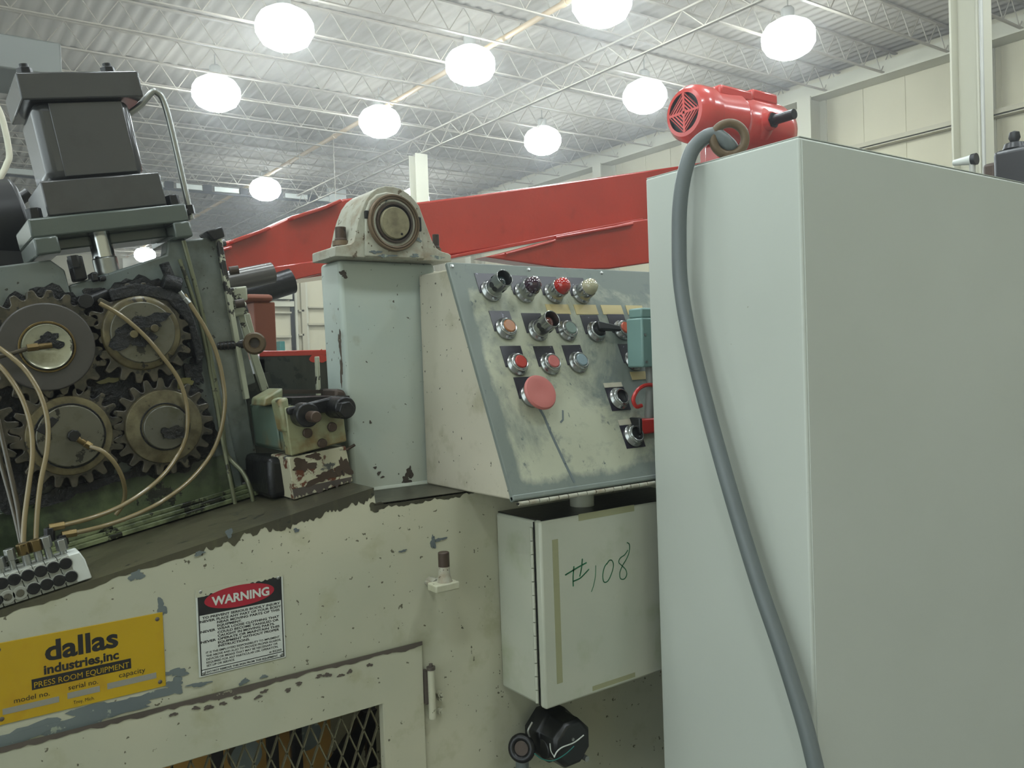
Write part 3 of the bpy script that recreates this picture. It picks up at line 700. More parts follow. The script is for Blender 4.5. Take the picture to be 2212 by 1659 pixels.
pline('serial no.', (148, 1490.4), (212, 1477), 11.5)
pline('capacity', (257, 1464), (314, 1451.5), 11.5)
pline('Troy, Mich.', (159, 1521), (204, 1510.5), 7.5)
for q in ((6, 1546, 128, 1515, 13), (146, 1509, 216, 1495, 13), (232, 1489, 338, 1465, 13)):
    a = at(q[0], q[1], Y=YP); b = at(q[2], q[3], Y=YP); h = at(q[0], q[1]-q[4], Y=YP).z-a.z; z = (a.z+b.z)/2
    obj('stamped_field', MB().box(a.x, b.x, YP-.0003, YP, z, z+h), M['silver'], npl)
for x, z in ((PX1-.009, PZ1-.010), (PX1-.009, PZ0+.009), (PX0+.009, PZ1-.010), (PX0+.009, PZ0+.009)):
    obj('rivet', MB().lathe([(0, .0016), (.0024, .0012), (.0036, 0)], lambda a, b, h: Vector((x+a, YP-h, z+b)), 12), M['darkwear'], npl)

# ================================================================== tilted gear head
CT, SN = cos(TH), sin(TH)
def H(u, y, wv): return Vector((OX+u*CT-wv*SN, y, OZ+u*SN+wv*CT))
def loc(px, py, Y):
    p = at(px, py, Y=Y); dx, dz = p.x-OX, p.z-OZ; return (dx*CT+dz*SN, -dx*SN+dz*CT)
HF = lambda a, b, c: H(a, c, b)                      # prism in (u, w), extruded along Y
YH = 1.775
head = thing('straightener', H(.2, 1.9, 0), 'tilted oily straightener head with exposed gears, standing on the sloped ledge', 'gear head')
obj('side_plate', MB().prism([(-.15, .003), (.478, .003), (.480, .30), (.476, .545), (.440, .545), (.432, .520), (.31, .498), (.246, .487), (.246, .30), (-.15, .30)], YH, YH+.05, HF), M['housing'], head, bev=.004)
obj('upper_left_plate', MB().prism([(-.15, .30), (.2445, .30), (.2445, .515), (.225, .537), (-.15, .537)], YH-.008, YH+.05, HF), M['housing'], head, bev=.003)
obj('lower_green_plate', MB().prism([(-.15, .004), (.46, .004), (.46, .10), (.28, .118), (.17, .108), (-.15, .10)], YH-.006, YH+.001, HF), M['greenplate'], head, bev=.002)
obj('rear_plate', MB().prism([(.478, .05), (.525, .05), (.535, .30), (.545, .545), (.478, .545)], YH+.02, YH+.06, HF), M['housing'], head, bev=.004)
obj('inner_backing', MB().prism([(.46, .003), (.64, .003), (.64, .235), (.525, .25), (.46, .25)], 1.93, 1.945, HF), M['tray'], head)
obj('far_side_plate', MB().prism([(-.15, .003), (.52, .003), (.52, .40), (-.15, .40)], 2.12, 2.15, HF), M['housing'], head)
obj('edge_strip', MB().prism([(.523, .20), (.534, .20), (.551, .545), (.540, .545)], YH+.005, YH+.02, HF), M['linkage'], head, bev=.002)
obj('edge_cap', MB().prism([(.532, .535), (.556, .540), (.556, .562), (.520, .556)], YH, YH+.06, HF), M['dark'], head, bev=.003)
for w_ in (.47, .40):
    p = H(.556-(0.545-w_)*.05, YH+.01, w_); obj('stud', MB().cyl(p, p+Vector((.018, -.004, .003)), .009, seg=12), M['darkrust'], head)
for k, (w0, w1, mt, y) in enumerate(((.003, .012, 'sill', .030), (.012, .020, 'sill', .022), (.020, .028, 'sill', .012))):
    obj('sill_rail', MB().prism([(-.15, w0), (.50, w0), (.50, w1), (-.15, w1)], YH-y, YH, HF), M[mt], head, bev=.0015)
# slide clips on the plates near the rod
for u, wv, du, dw in ((.268, .515, .022, .045), (.292, .495, .012, .018), (.305, .49, .012, .01)):
    obj('clip', MB().prism([(u-du/2, wv-dw/2), (u+du/2, wv-dw/2), (u+du/2, wv+dw/2), (u-du/2, wv+dw/2)], YH-.012, YH+.03, HF), M['dark'], head, bev=.003)
u, wv = loc(163, 578, YH-.02); obj('hex_bolt', MB().cyl(H(u, YH-.02, wv), H(u, YH-.02, wv+.022), .010, seg=6), M['dark'], head)

def gearpoly(R, Rr, n, ph=0):
    P = []
    for k in range(n):
        a = ph+2*pi*k/n; s_ = 2*pi/n
        for f, r in ((-.46, Rr), (-.34, Rr+(R-Rr)*.12), (-.20, R-(R-Rr)*.2), (-.12, R), (.12, R), (.20, R-(R-Rr)*.2), (.34, Rr+(R-Rr)*.12), (.46, Rr)):
            P.append((r*cos(a+s_*f), r*sin(a+s_*f)))
    return P
def disc(name, c, r, y0, y1, mat, par, bev=.002, seg=40, dh=0, **k):
    F = lambda a, b, h: H(c[0]+a, h, c[1]+b)
    return obj(name, MB().lathe([(0, y1), (r, y1), (r, y0), (0, y0)], F, seg), mat, par, bev=bev, **k)
def ring(name, c, r0, r1, y0, y1, mat, par, seg=40, **k):
    F = lambda a, b, h: H(c[0]+a, h, c[1]+b)
    return obj(name, MB().lathe([(r0, y1), (r1, y1), (r1, y0), (r0, y0), (r0, y1)], F, seg), mat, par, bev=.0008, **k)
GY = YH-.035
gs = [('G1', (100, 750), .1045, .0900, 21, .1), ('G2', (306, 719), .0975, .0775, 20, .05), ('G3', (150, 941), .0965, .0775, 21, .1), ('G4', (354, 921), .0955, .0765, 21, .22), ('G0', (-95, 945), .0965, .0775, 21, .0)]
GC = {}
for nm, px, R_, Rr, nt, ph in gs:
    c = loc(px[0], px[1], GY); GC[nm] = c
    m = MB(); blob(m, c[0], c[1], R_*1.08, R_*1.06, lambda a, b, h: H(a, YH-.0085-h, b), hash(nm) % 7 if 0 else int(nm[1])*3, jit=.10, n=60, th=.006)
    obj('grease_patch', m, M['grease'], head)
    g = obj('gear', MB().prism([(c[0]+x, c[1]+y) for x, y in gearpoly(R_, Rr, nt, ph)], GY, GY+.026, HF), M['gear'], head, bev=.0015)
    GC[nm+'o'] = g
# hubs
c = GC['G1']; g = GC['G1o']
obj('bronze_collar', MB().lathe([(.0, 0), (.0795, 0), (.0795, .012), (.0775, .014), (0, .014)], lambda a, b, h: H(c[0]+a, GY-h, c[1]+b), 48), M['collar'], g, bev=.001)
ring('snap_ring', c, .0425, .0465, GY-.018, GY-.013, M['brass'], g)
obj('shaft_face', MB().lathe([(0, .016), (.034, .017), (.0395, .020), (.0415, .013), (.0415, 0)], lambda a, b, h: H(c[0]+a, GY-h-.004, c[1]+b), 40), M['cream_face'], g)
obj('grease_smear', blob(MB(), c[0]+.006, c[1]+.010, .020, .013, lambda a, b, h: H(a, GY-.0205-h, b), 5, jit=.5, n=40, th=.002), M['grease'], g)
c = GC['G2']; g = GC['G2o']
obj('gear_boss', MB().lathe([(0, 0), (.0725, 0), (.070, .006), (.062, .010), (0, .010)], lambda a, b, h: H(c[0]+a, GY-h, c[1]+b), 48), M['hub'], g, bev=.001)
disc('shaft_end', c, .0585, GY-.016, GY-.008, M['shaftface'], g)
for du in (-.019, .020):
    disc('bolt', (c[0]+du, c[1]+.004*(du > 0)), .0075, GY-.026, GY-.015, M['hub'], g, bev=.001, seg=16)
m = MB(); blob(m, c[0]-.022, c[1]-.002, .030, .030, lambda a, b, h: H(a, GY-.0162-h, b), 3, jit=.5, th=.004); blob(m, c[0]+.018, c[1]+.020, .026, .016, lambda a, b, h: H(a, GY-.0162-h, b), 8, jit=.5, th=.004)
obj('grease_smear', m, M['grease'], g)
c = GC['G3']; g = GC['G3o']
obj('gear_boss', MB().lathe([(0, 0), (.0735, 0), (.072, .008), (.060, .011), (0, .011)], lambda a, b, h: H(c[0]+a, GY-h, c[1]+b), 48), M['hub'], g, bev=.001)
ring('groove', c, .0570, .0600, GY-.013, GY-.009, M['grease'], g)
disc('shaft_end', c, .0565, GY-.017, GY-.008, M['shaftface'], g)
disc('grease_fitting', (c[0]+.004, c[1]+.0), .011, GY-.032, GY-.016, M['dark'], g, bev=.001, seg=8)
obj('keyway', MB().prism([(c[0]-.052, c[1]+.024), (c[0]-.022, c[1]+.042), (c[0]-.012, c[1]+.034), (c[0]-.040, c[1]+.012)], GY-.019, GY-.012, HF), M['dark'], g, bev=.001)
c = GC['G4']; g = GC['G4o']
obj('gear_boss', MB().lathe([(0, 0), (.0725, 0), (.071, .008), (.050, .013), (0, .013)], lambda a, b, h: H(c[0]+a, GY-h, c[1]+b), 48), M['hub'], g, bev=.001)
ring('groove', c, .0435, .0465, GY-.015, GY-.011, M['grease'], g)
disc('shaft_end', (c[0]+.001, c[1]-.002), .0425, GY-.018, GY-.008, M['shaftface'], g)
m = MB(); blob(m, c[0]+.006, c[1]-.012, .016, .013, lambda a, b, h: H(a, GY-.018-h, b), 4, jit=.4, th=.012); blob(m, c[0]+.018, c[1]-.02, .014, .008, lambda a, b, h: H(a, GY-.018-h, b), 9, jit=.4, th=.008)
obj('grease_lump', m, M['grease'], g)
c = GC['G0']; g = GC['G0o']
obj('gear_boss', MB().lathe([(0, 0), (.068, 0), (.067, .008), (0, .012)], lambda a, b, h: H(c[0]+a, GY-h, c[1]+b), 40), M['hub'], g)
# extra grease drips between gears and dark knob near G2
patches('grease_smear', [(*loc(px, py, YH-.01), rx*.00096, ry*.00096) for px, py, rx, ry in [(228, 840, 40, 16), (215, 640, 34, 14), (240, 655, 30, 22), (380, 660, 22, 26), (300, 840, 70, 12), (250, 900, 30, 24), (20, 850, 24, 40), (18, 1010, 40, 70), (250, 975, 26, 24), (400, 850, 26, 20), (30, 930, 26, 50), (330, 1010, 70, 14), (150, 1062, 70, 14), (60, 1040, 44, 22), (70, 840, 26, 16), (420, 800, 16, 34)]], M['grease'], head, lambda a, b, h: H(a, YH-.0085-h, b), n=40, jit=.45, th=.007)
m = MB()
for i, (px, py, rx, ry) in enumerate([(395, 830, 22, 12), (235, 822, 18, 6)]):
    c = loc(px, py, YH-.02); blob(m, c[0], c[1], rx*.00096, ry*.00096, lambda a, b, h: H(a, YH-.016-h, b), i+70, jit=.4, th=.002)
obj('yellow_grease', m, M['yellowgrease'], head)
a = loc(182, 652, YH-.03); b = loc(232, 632, YH-.03)
obj('pivot_lug', MB().cyl(H(a[0], YH-.05, a[1]), H(a[0], YH, a[1]), .014, seg=8).cyl(H(a[0], YH-.03, a[1]), H(b[0], YH-.02, b[1]), .011, seg=10), M['dark'], head, bev=.001)
a = loc(370, 600, YH-.02)
obj('top_lug', MB().cyl(H(a[0]+.01, YH-.03, a[1]-.02), H(a[0]-.02, YH-.03, a[1]-.005), .018, seg=12).cyl(H(a[0], YH-.03, a[1]-.03), H(a[0]-.01, YH-.03, a[1]+.03), .010, seg=10), M['grease'], head, bev=.002)
obj('upper_arm', MB().prism([loc(x, y, YH-.03) for x, y in ((232, 628), (290, 612), (372, 626), (400, 650), (418, 690), (440, 770), (425, 790), (405, 700), (360, 650), (300, 640), (240, 652))], YH-.04, YH-.012, HF), M['grease'], head, bev=.003)

# ------------------------------------------------------------------ hydraulic cylinder
cyl_ = thing('hydraulic_cylinder', H(.345, 1.84, .575), 'large square dark grey hydraulic cylinder on top of the gear head', 'hydraulic cylinder')
UB = lambda u0, u1, w0, w1, y0, y1, m=None: (m or MB()).box(u0, u1, w0, w1, y0, y1, HF)
obj('top_cap', UB(.241, .452, .822, .871, 1.75, 1.935), M['cyl'], cyl_, bev=.003)
obj('barrel', UB(.254, .427, .677, .822, 1.762, 1.922), M['cyl'], cyl_, bev=.018, seg=3)
obj('barrel_face', UB(.283, .412, .683, .818, 1.7595, 1.764), M['cyl'], cyl_, bev=.002)
obj('bottom_cap', UB(.237, .449, .613, .677, 1.75, 1.935), M['cyl'], cyl_, bev=.003)
obj('mounting_flange', UB(.201, .483, .576, .612, 1.745, 1.94), M['flange'], cyl_, bev=.004)
obj('flange_block', UB(.202, .243, .545, .577, 1.742, 1.94), M['flange'], cyl_, bev=.004)
obj('flange_block', UB(.449, .483, .545, .577, 1.742, 1.94), M['flange'], cyl_, bev=.004)
obj('lower_web', UB(.243, .449, .556, .577, 1.80, 1.90), M['flange'], cyl_, bev=.003)
for u in (.262, .405):
    for y in (1.78, 1.905): hexbolt(H(u, y, .871), H(u, y, .886), .014, M['dark'], cyl_, 'tie_rod_nut'); obj('tie_rod_end', MB().cyl(H(u, y, .884), H(u, y, .893), .008, seg=12), M['dark'], cyl_)
for u in (.217, .465): hexbolt(H(u, 1.765, .612), H(u, 1.765, .632), .014, M['dark'], cyl_, 'cap_screw')
obj('piston_rod', MB().cyl(H(.323, 1.80, .53), H(.323, 1.80, .60), .0205, seg=30), M['chrome'], cyl_)
obj('rod_end', MB().cyl(H(.323, 1.80, .496), H(.323, 1.80, .532), .0225, seg=30), M['steel'], cyl_, bev=.003)
ht = [H(.425, 1.80, .80), H(.452, 1.79, .815), H(.478, 1.785, .838), H(.488, 1.785, .838), H(.497, 1.785, .822), H(.500, 1.785, .76), H(.499, 1.785, .60), H(.498, 1.785, .588)]
obj('port_tube', MB().tube(ht, .0062, 12), M['steel'], cyl_)
obj('port_nut', MB().cyl(H(.499, 1.785, .612), H(.499, 1.785, .595), .011, seg=6), M['dark'], cyl_)
obj('port_elbow', MB().cyl(H(.499, 1.785, .60), H(.478, 1.785, .60), .010, seg=12), M['dark'], cyl_)
# dark motor and frame at the far left behind the cylinder
p = at(20, 480, Y=2.3)
dmo = thing('dark_motor', (p.x, 2.3, p.z-.12), 'dark oily motor half hidden at the left edge, behind the cylinder flange', 'motor')
obj('motor_shell', MB().cyl(at(-60, 500, Y=2.3), at(52, 482, Y=2.3), .105, seg=30), M['black'], dmo, bev=.01)
obj('motor_mount', MB().box(p.x-.15, p.x+.05, 2.2, 2.5, sl(p.x)+.01, p.z-.08), M['black'], dmo)
obj('lifting_lug', MB().cyl(at(38, 434, Y=2.3), at(62, 418, Y=2.3), .014, seg=10), M['black'], dmo)
hpipe = [at(-10, 222, Y=4), at(6, 260, Y=4), at(20, 330, Y=4), at(14, 356, Y=4), at(2, 380, Y=4)]
tag(obj('bent_tube', MB().tube([at(-30, 180, Y=4)]+hpipe+[at(-25, 420, Y=4)], .012, 10), M['wallsteel']), 'pale bent tube at the left edge beside the cylinder', 'tube')

# ------------------------------------------------------------------ steel oil lines down the post (parts of the head)
def ptube(name, pts, Y, r, mat, parent=None, **k):
    Ys = Y if isinstance(Y, (list, tuple)) else [Y]*len(pts)
    return obj(name, MB().tube([at(x, y, Y=yy) for (x, y), yy in zip(pts, Ys)], r, 10), mat, parent, **k)
ol = [([(396, 520), (420, 610), (440, 690), (455, 770), (478, 900), (486, 968), (497, 992), (522, 1018), (538, 1048), (548, 1086)], 'oily steel line bending outward at its foot, right one of the pair on the post'),
      ([(388, 560), (425, 670), (446, 760), (463, 850), (482, 960), (494, 1020), (508, 1088)], 'oily steel line running straight down the head post, left one of the pair')]
for i, (pts, lb) in enumerate(ol):
    Ys = [YH-.014]*(len(pts)-3)+[YH-.035, YH-.055, YH-.06]
    tag(ptube('oil_line', pts, Ys, .0042 if i else .0048, M['linetube']), lb, 'pipe', 'steel oil lines on the post')
# ------------------------------------------------------------------ flexible lubrication tubes
YM = 1.56
tubes = [
 ([(398, 636), (418, 668), (445, 712), (466, 758), (480, 812), (486, 868), (477, 930), (454, 985), (408, 1040), (350, 1083), (290, 1113), (225, 1136), (163, 1151)], 'tube', 'outermost tan tube arching from the upper right gear down to the manifold'),
 ([(215, 655), (262, 682), (315, 728), (352, 772), (385, 818), (402, 868), (405, 918), (394, 965), (360, 1018), (318, 1057), (262, 1093), (200, 1118), (136, 1135)], 'tube', 'tan tube crossing diagonally over the upper right gear to the manifold'),
 ([(196, 965), (222, 975), (247, 1000), (264, 1032), (270, 1065), (264, 1092), (250, 1112)], 'tube', 'short tan tube curling from the lower left gear centre'),
 ([(-40, 790), (-5, 772), (30, 762), (60, 753)], 'tubedark', 'black tube entering from the left edge to the upper left gear centre'),
 ([(-30, 735), (10, 760), (55, 800), (88, 855), (103, 915), (101, 975), (88, 1040), (80, 1110), (77, 1180)], 'tube', 'tan tube falling in front of the lower left gear, right one of two'),
 ([(-30, 765), (8, 800), (45, 855), (66, 920), (70, 985), (62, 1050), (53, 1120), (50, 1182)], 'tube', 'tan tube falling in front of the lower left gear, left one of two'),
 ([(-30, 830), (-8, 890), (8, 960), (24, 1030), (38, 1095), (46, 1150), (52, 1180)], 'tubedark', 'dark tube slanting in from the left edge, upper of the slanting pair'),
 ([(-35, 880), (-15, 930), (2, 1000), (20, 1065), (34, 1120), (44, 1165), (48, 1184)], 'tubedark', 'dark tube slanting in from the left edge, lower of the slanting pair')]
for pts, mt, lb in tubes:
    n = len(pts)
    if pts[0][0] > 100 and n > 8: Ys = [YH-.06]*(n-5)+[YH-.08, YH-.10, YH-.13, YH-.16, YM+.02]
    elif n == 7 and pts[0][0] == 196: Ys = [YH-.075, YH-.09, YH-.09, YH-.08, YH-.06, YH-.045, YH-.04]
    elif n == 4: Ys = [YH-.07]*4
    else: Ys = [YH-.10-(YH-.10-YM-.02)*k/(n-1) for k in range(n)]
    tag(ptube('lubrication_tube', pts, Ys, .0042, M[mt]), lb, 'tube', 'lubrication tubes over the gears')
def fit(px0, px1, Y, r, mat, label, name='tube_fitting'):
    a, b = at(*px0, Y=Y), at(*px1, Y=Y); t = thing(name, (a+b)/2, label, 'fitting', 'tube fittings')
    m1 = a.lerp(b, .45); obj('nut', MB().cyl(a, m1, r, seg=6), mat, t, bev=.0006); obj('sleeve', MB().cyl(m1, b, r*.75, seg=14), mat, t); return t
fit((408, 655), (388, 630), YH-.06, .006, M['steel'], 'bright steel fitting at the upper right gear where the outer tube starts')
fit((58, 752), (112, 746), YH-.07, .0075, M['brass'], 'brass fitting on the cream centre of the upper left gear')
fit((196, 965), (168, 948), YH-.07, .0075, M['brass'], 'greasy brass fitting on the lower left gear centre')
# ------------------------------------------------------------------ manifold on the ledge
YMf = YF+.003
mani = thing('lube_manifold', at(90, 1290, Y=YMf), 'aluminium lubrication manifold block with round screws on the ledge edge', 'manifold')
bounds = [-54, -27, 0, 24.5, 54, 83, 110, 136.5, 162.5]
def mloc(px, t):   # t 0 bottom .. 1 top of the manifold face at column px
    yb = 1302-(px-5)*(55/167.); yt = 1244.5-(px-0)*(49/160.)
    return loc(px, yb+(yt-yb)*t, YMf)
for i in range(len(bounds)-1):
    a = mloc(bounds[i]+.6, 0); b = mloc(bounds[i+1]-.6, 0); wt = mloc(bounds[i], 1)[1]; wb = .002
    blk = obj('segment', MB().prism([(a[0]+.004, wb), (b[0]+.004, wb), (b[0], wt), (a[0], wt)], YMf, YMf+.045, HF), M['alu'], mani, bev=.001)
    uc = (a[0]+b[0])/2+.002
    for k, fr in enumerate((.28, .76)):
        cc = (uc+(.002 if k == 0 else -.001), wb+(wt-wb)*fr)
        light = (k == 0 and i in (2, 3))
        disc('port_ring', cc, .0105, YMf-.002, YMf+.001, M['alu'], blk, bev=.0005, seg=20)
        disc('port_plug', cc, .0092 if not light else .006, YMf-.003, YMf, M['shaftface'] if light else M['dark'], blk, bev=.0008, seg=16)
a = mloc(163, 0); b = mloc(188, 0); wt = mloc(162, 1)[1]
obj('end_block', MB().prism([(a[0], .002), (b[0]+.006, .002), (b[0]+.003, wt*.7), (b[0]-.002, wt), (a[0]-.003, wt)], YMf, YMf+.045, HF), M['white'], mani, bev=.002)
for px, py0, py1, mt, r in ((4, 1236, 1212, 'steel', .009), (30, 1228, 1192, 'steel', .008), (60, 1218, 1180, 'brass', .010), (86, 1210, 1172, 'brass', .010), (108, 1206, 1165, 'steel', .009), (138, 1196, 1172, 'steel', .009)):
    c0 = loc(px, py0, YMf+.02); c1_ = loc(px-3, py1, YMf+.02)
    o = obj('fitting_stem', MB().cyl(H(c0[0], YMf+.022, c0[1]-.01), H(c0[0], YMf+.022, c1_[1]), r*.6, seg=12), M['steel'], mani)
    obj('fitting_nut', MB().cyl(H(c0[0], YMf+.022, c1_[1]-.012), H(c0[0], YMf+.022, c1_[1]+.006), r, seg=6), M[mt], o, bev=.0008)
for a, b, mt in (((108, 1168), (106, 1140), 'dark'), ((106, 1140), (140, 1134), 'brass'), ((138, 1178), (133, 1155), 'dark'), ((133, 1156), (166, 1150), 'brass')):
    obj('elbow_fitting', MB().cyl(at(*a, Y=YM), at(*b, Y=YM), .0085 if mt == 'dark' else .007, seg=6), M[mt], mani, bev=.001)

# ------------------------------------------------------------------ clamp block right of the head
YC = 1.60
cb = thing('clamp_block', H(.62, 1.66, 0), 'chipped cream clamp block with dark bolts, on a rusty base beside the column', 'clamp')
def cu(px, py, Y=YC): return loc(px, py, Y)
fl = [cu(634, 1070), cu(762, 1036), cu(747, 963), cu(623, 989)]
fl[0] = (fl[0][0], .002); fl[1] = (fl[1][0], .002)
obj('rusty_base', MB().prism(fl, YC, YC+.10, HF), M['rustblock'], cb, bev=.002)
m = MB(); a = (fl[0][0], .024); b = (fl[1][0], .012); ragband(m, a, b, .020, .010, 50, .006, lambda u, wv, h: H(u, YC-h, wv), seed=9); obj('dark_foot_band', m, M['darkwear'], cb)
m = MB()
for i, (px, py, rx, ry) in enumerate([(742, 1010, 14, 24), (655, 1005, 22, 14), (700, 1030, 30, 12), (680, 985, 14, 8)]):
    c = cu(px, py); blob(m, c[0], c[1], rx*.0009, ry*.0009, lambda u, wv, h: H(u, YC-h-.0003, wv), 80+i, jit=.6, n=50)
obj('rust_patch', m, M['darkrust'], cb)
fu = [cu(628, 985), cu(748, 953), cu(737, 866), cu(613, 880)]
obj('block_face', MB().prism(fu, YC-.004, YC+.03, HF), M['clamp'], cb, bev=.003)
# body behind the face stretches back to the left
s0, s1, s2, s3 = cu(628, 982), cu(613, 878), cu(735, 864), cu(745, 955)
obj('block_body', MB().prism([(s0[0]+.003, s0[1]+.002), s3, s2, (s1[0]+.003, s1[1])], YC+.03, YC+.215, HF), M['clampside'], cb, bev=.004)
obj('side_skin', MB().prism([(s0[0]-.002, s0[1]+.012), (s0[0]+.004, s0[1]+.004), (s1[0]+.004, s1[1]+.0), (s1[0]-.002, s1[1]-.01)], YC+.05, YC+.19, HF), M['clampside'], cb, bev=.003)
a = cu(604, 868, YC+.02); b = cu(620, 930, YC+.02)
obj('cream_bracket', MB().prism([(a[0]-.010, a[1]+.006), (a[0]+.012, a[1]+.008), (b[0]+.002, b[1]-.004), (b[0]-.012, b[1])], YC-.002, YC+.045, HF), M['clamp'], cb, bev=.006)
obj('lower_saddle', MB().prism([cu(560, 985, YC+.1), cu(634, 985, YC+.1), cu(640, 1060, YC+.1), cu(566, 1075, YC+.1)], YC+.05, YC+.2, HF), M['dark'], cb, bev=.012)
tp0, tp1 = cu(600, 846, YC+.09), cu(722, 842, YC+.09)
obj('top_channel_floor', MB().prism([(tp0[0], tp0[1]-.03), (tp1[0], tp1[1]-.03), (tp1[0], tp1[1]-.012), (tp0[0], tp0[1]-.012)], YC+.02, YC+.15, HF), M['dark'], cb)
obj('top_lug', MB().prism([(tp0[0]-.045, tp0[1]-.02), (tp0[0]-.004, tp0[1]-.02), (tp0[0]+.002, tp0[1]+.008), (tp0[0]-.04, tp0[1]-.004)], YC+.06, YC+.14, HF), M['clamp'], cb, bev=.004)
obj('top_lug', MB().prism([(tp1[0]-.022, tp1[1]-.02), (tp1[0]+.012, tp1[1]-.03), (tp1[0]+.006, tp1[1]-.002), (tp1[0]-.012, tp1[1]+.006)], YC+.05, YC+.13, HF), M['darkrust'], cb, bev=.006)
obj('back_bar', MB().prism([(tp0[0]-.005, tp0[1]-.004), (tp1[0]-.01, tp1[1]-.006), (tp1[0]-.01, tp1[1]+.002), (tp0[0]-.005, tp0[1]+.005)], YC+.12, YC+.135, HF), M['darkrust'], cb)
# dark clamp bar and bosses
a, b = cu(622, 884, YC-.02), cu(735, 858, YC-.02)
obj('clamp_bar', MB().prism([(a[0], a[1]-.012), (b[0], b[1]-.030), (b[0], b[1]+.004), (a[0], a[1]+.002)], YC-.018, YC-.004, HF), M['dark'], cb, bev=.004)
for px, py, r, L in ((658, 896, .024, .022), (728, 880, .022, .045)):
    p = cu(px, py, YC-.02); disc('boss', p, r, YC-.018-L, YC-.002, M['dark'], cb, bev=.003, seg=26)
p = cu(675, 900, YC-.05); disc('stub', p, .011, YC-.07, YC-.01, M['darkrust'], cb, seg=16)
p = cu(737, 884, YC-.06); obj('hex_head', MB().lathe([(0, 0), (.0165, 0), (.0165, .022), (0, .022)], lambda x, y, h: H(p[0]+x, YC-.066-h, p[1]+y), 6), M['dark'], cb, bev=.0015)
for px, py in ((661, 935), (714, 922), (693, 957)):
    p = cu(px, py); disc('bolt', p, .0095, YC-.012, YC-.003, M['darkrust'], cb, bev=.0015, seg=14)
p = cu(757, 966); obj('pin', MB().cyl(H(p[0]-.01, YC+.0, p[1]-.003), H(p[0]+.009, YC-.004, p[1]+.003), .003, seg=8), M['darkrust'], cb)

# ------------------------------------------------------------------ linkage bars behind, rod eye
YL = 1.90
lk = thing('linkage_bars', at(540, 830, Y=YL), 'chipped white linkage bars leaning between the head and the brown post', 'linkage')
obj('top_block', MB().prism(xz([(478, 625), (528, 619), (530, 650), (487, 657)], YL), YL-.02, YL+.04, AF), M['linkage'], lk, bev=.004)
obj('joint', MB().prism(xz([(487, 655), (532, 650), (540, 676), (490, 690)], YL), YL, YL+.03, AF), M['linkage'], lk, bev=.005)
for i, q in enumerate(([(487, 695), (500, 690), (528, 830), (518, 842)], [(502, 684), (514, 678), (552, 826), (532, 834)], [(512, 676), (526, 672), (582, 840), (566, 846)], [(530, 678), (540, 676), (562, 762), (550, 765)])):
    obj('bar', MB().prism(xz(q, YL+.01*i), YL+.01*i, YL+.012+.01*i, AF), M['linkage' if i != 1 else 'housing'], lk, bev=.002)
re_ = thing('rod_eye', at(550, 765, Y=1.78), 'rusty round rod eye on a dark threaded rod, right of the gears', 'rod end')
a, b = at(470, 748, Y=1.80), at(536, 742, Y=1.78)
obj('rod', MB().cyl(a, b, .0088, seg=16), M['dark'], re_)
for k in range(7):
    q = a.lerp(b, .1+.12*k); obj('thread', MB().torus(.0088, .0012, axis(q, b), 16, 6), M['darkrust'], re_)
c = at(550, 742, Y=1.76); ax = Vector((-.35, -1, .05)).normalized()
E = axis(c, c+ax)
obj('eye_ring', MB().lathe([(.0095, -.008), (.019, -.008), (.0235, -.004), (.0235, .006), (.020, .010), (.012, .010), (.0095, .006), (.0095, -.008)], E, 32), M['ringrust'], re_)
obj('eye_bore', MB().lathe([(0, .001), (.0098, .001), (.0098, -.006), (0, -.006)], E, 20), M['darkrust'], re_)

# ================================================================== bearing column
colm = thing('bearing_column', (.87, 1.71, LZ), 'pale grey-green steel column carrying the pillow bearing', 'column')
cA = at(731, 556, Y=1.66); cB = at(762, 1050, Y=1.66); zt = .2305
bL = at(694, 563, X=cA.x).y
rx = .985
m = MB().hexa([(cB.x, 1.66, LZ), (rx, 1.66, LZ), (rx, 1.76, LZ), (cB.x-.002, 1.76, LZ)], [(cA.x, 1.66, zt), (rx, 1.66, zt), (rx, 1.76, zt), (cA.x, 1.76, zt)])
obj('column_body', m, M['column'], colm, bev=.009, seg=3)
obj('weld_bead', MB().cyl((cB.x, 1.657, LZ+.003), (rx-.03, 1.657, LZ+.003), .006, seg=8), M['column'], colm)
FC = lambda a, b, c: Vector((a, 1.66-c, b))
patches('bare_patch', [(at(px, py, Y=1.66).x, at(px, py, Y=1.66).z, rx_*.00095, ry_*.00095) for px, py, rx_, ry_ in [(884, 1022, 8, 16), (878, 1038, 12, 8), (742, 592, 8, 8), (734, 740, 4, 22), (737, 800, 3, 30), (800, 912, 3, 3), (740, 875, 3, 5), (818, 1022, 4, 4), (810, 1010, 3, 3), (826, 1030, 4, 2)]], M['darkwear'], colm, FC)
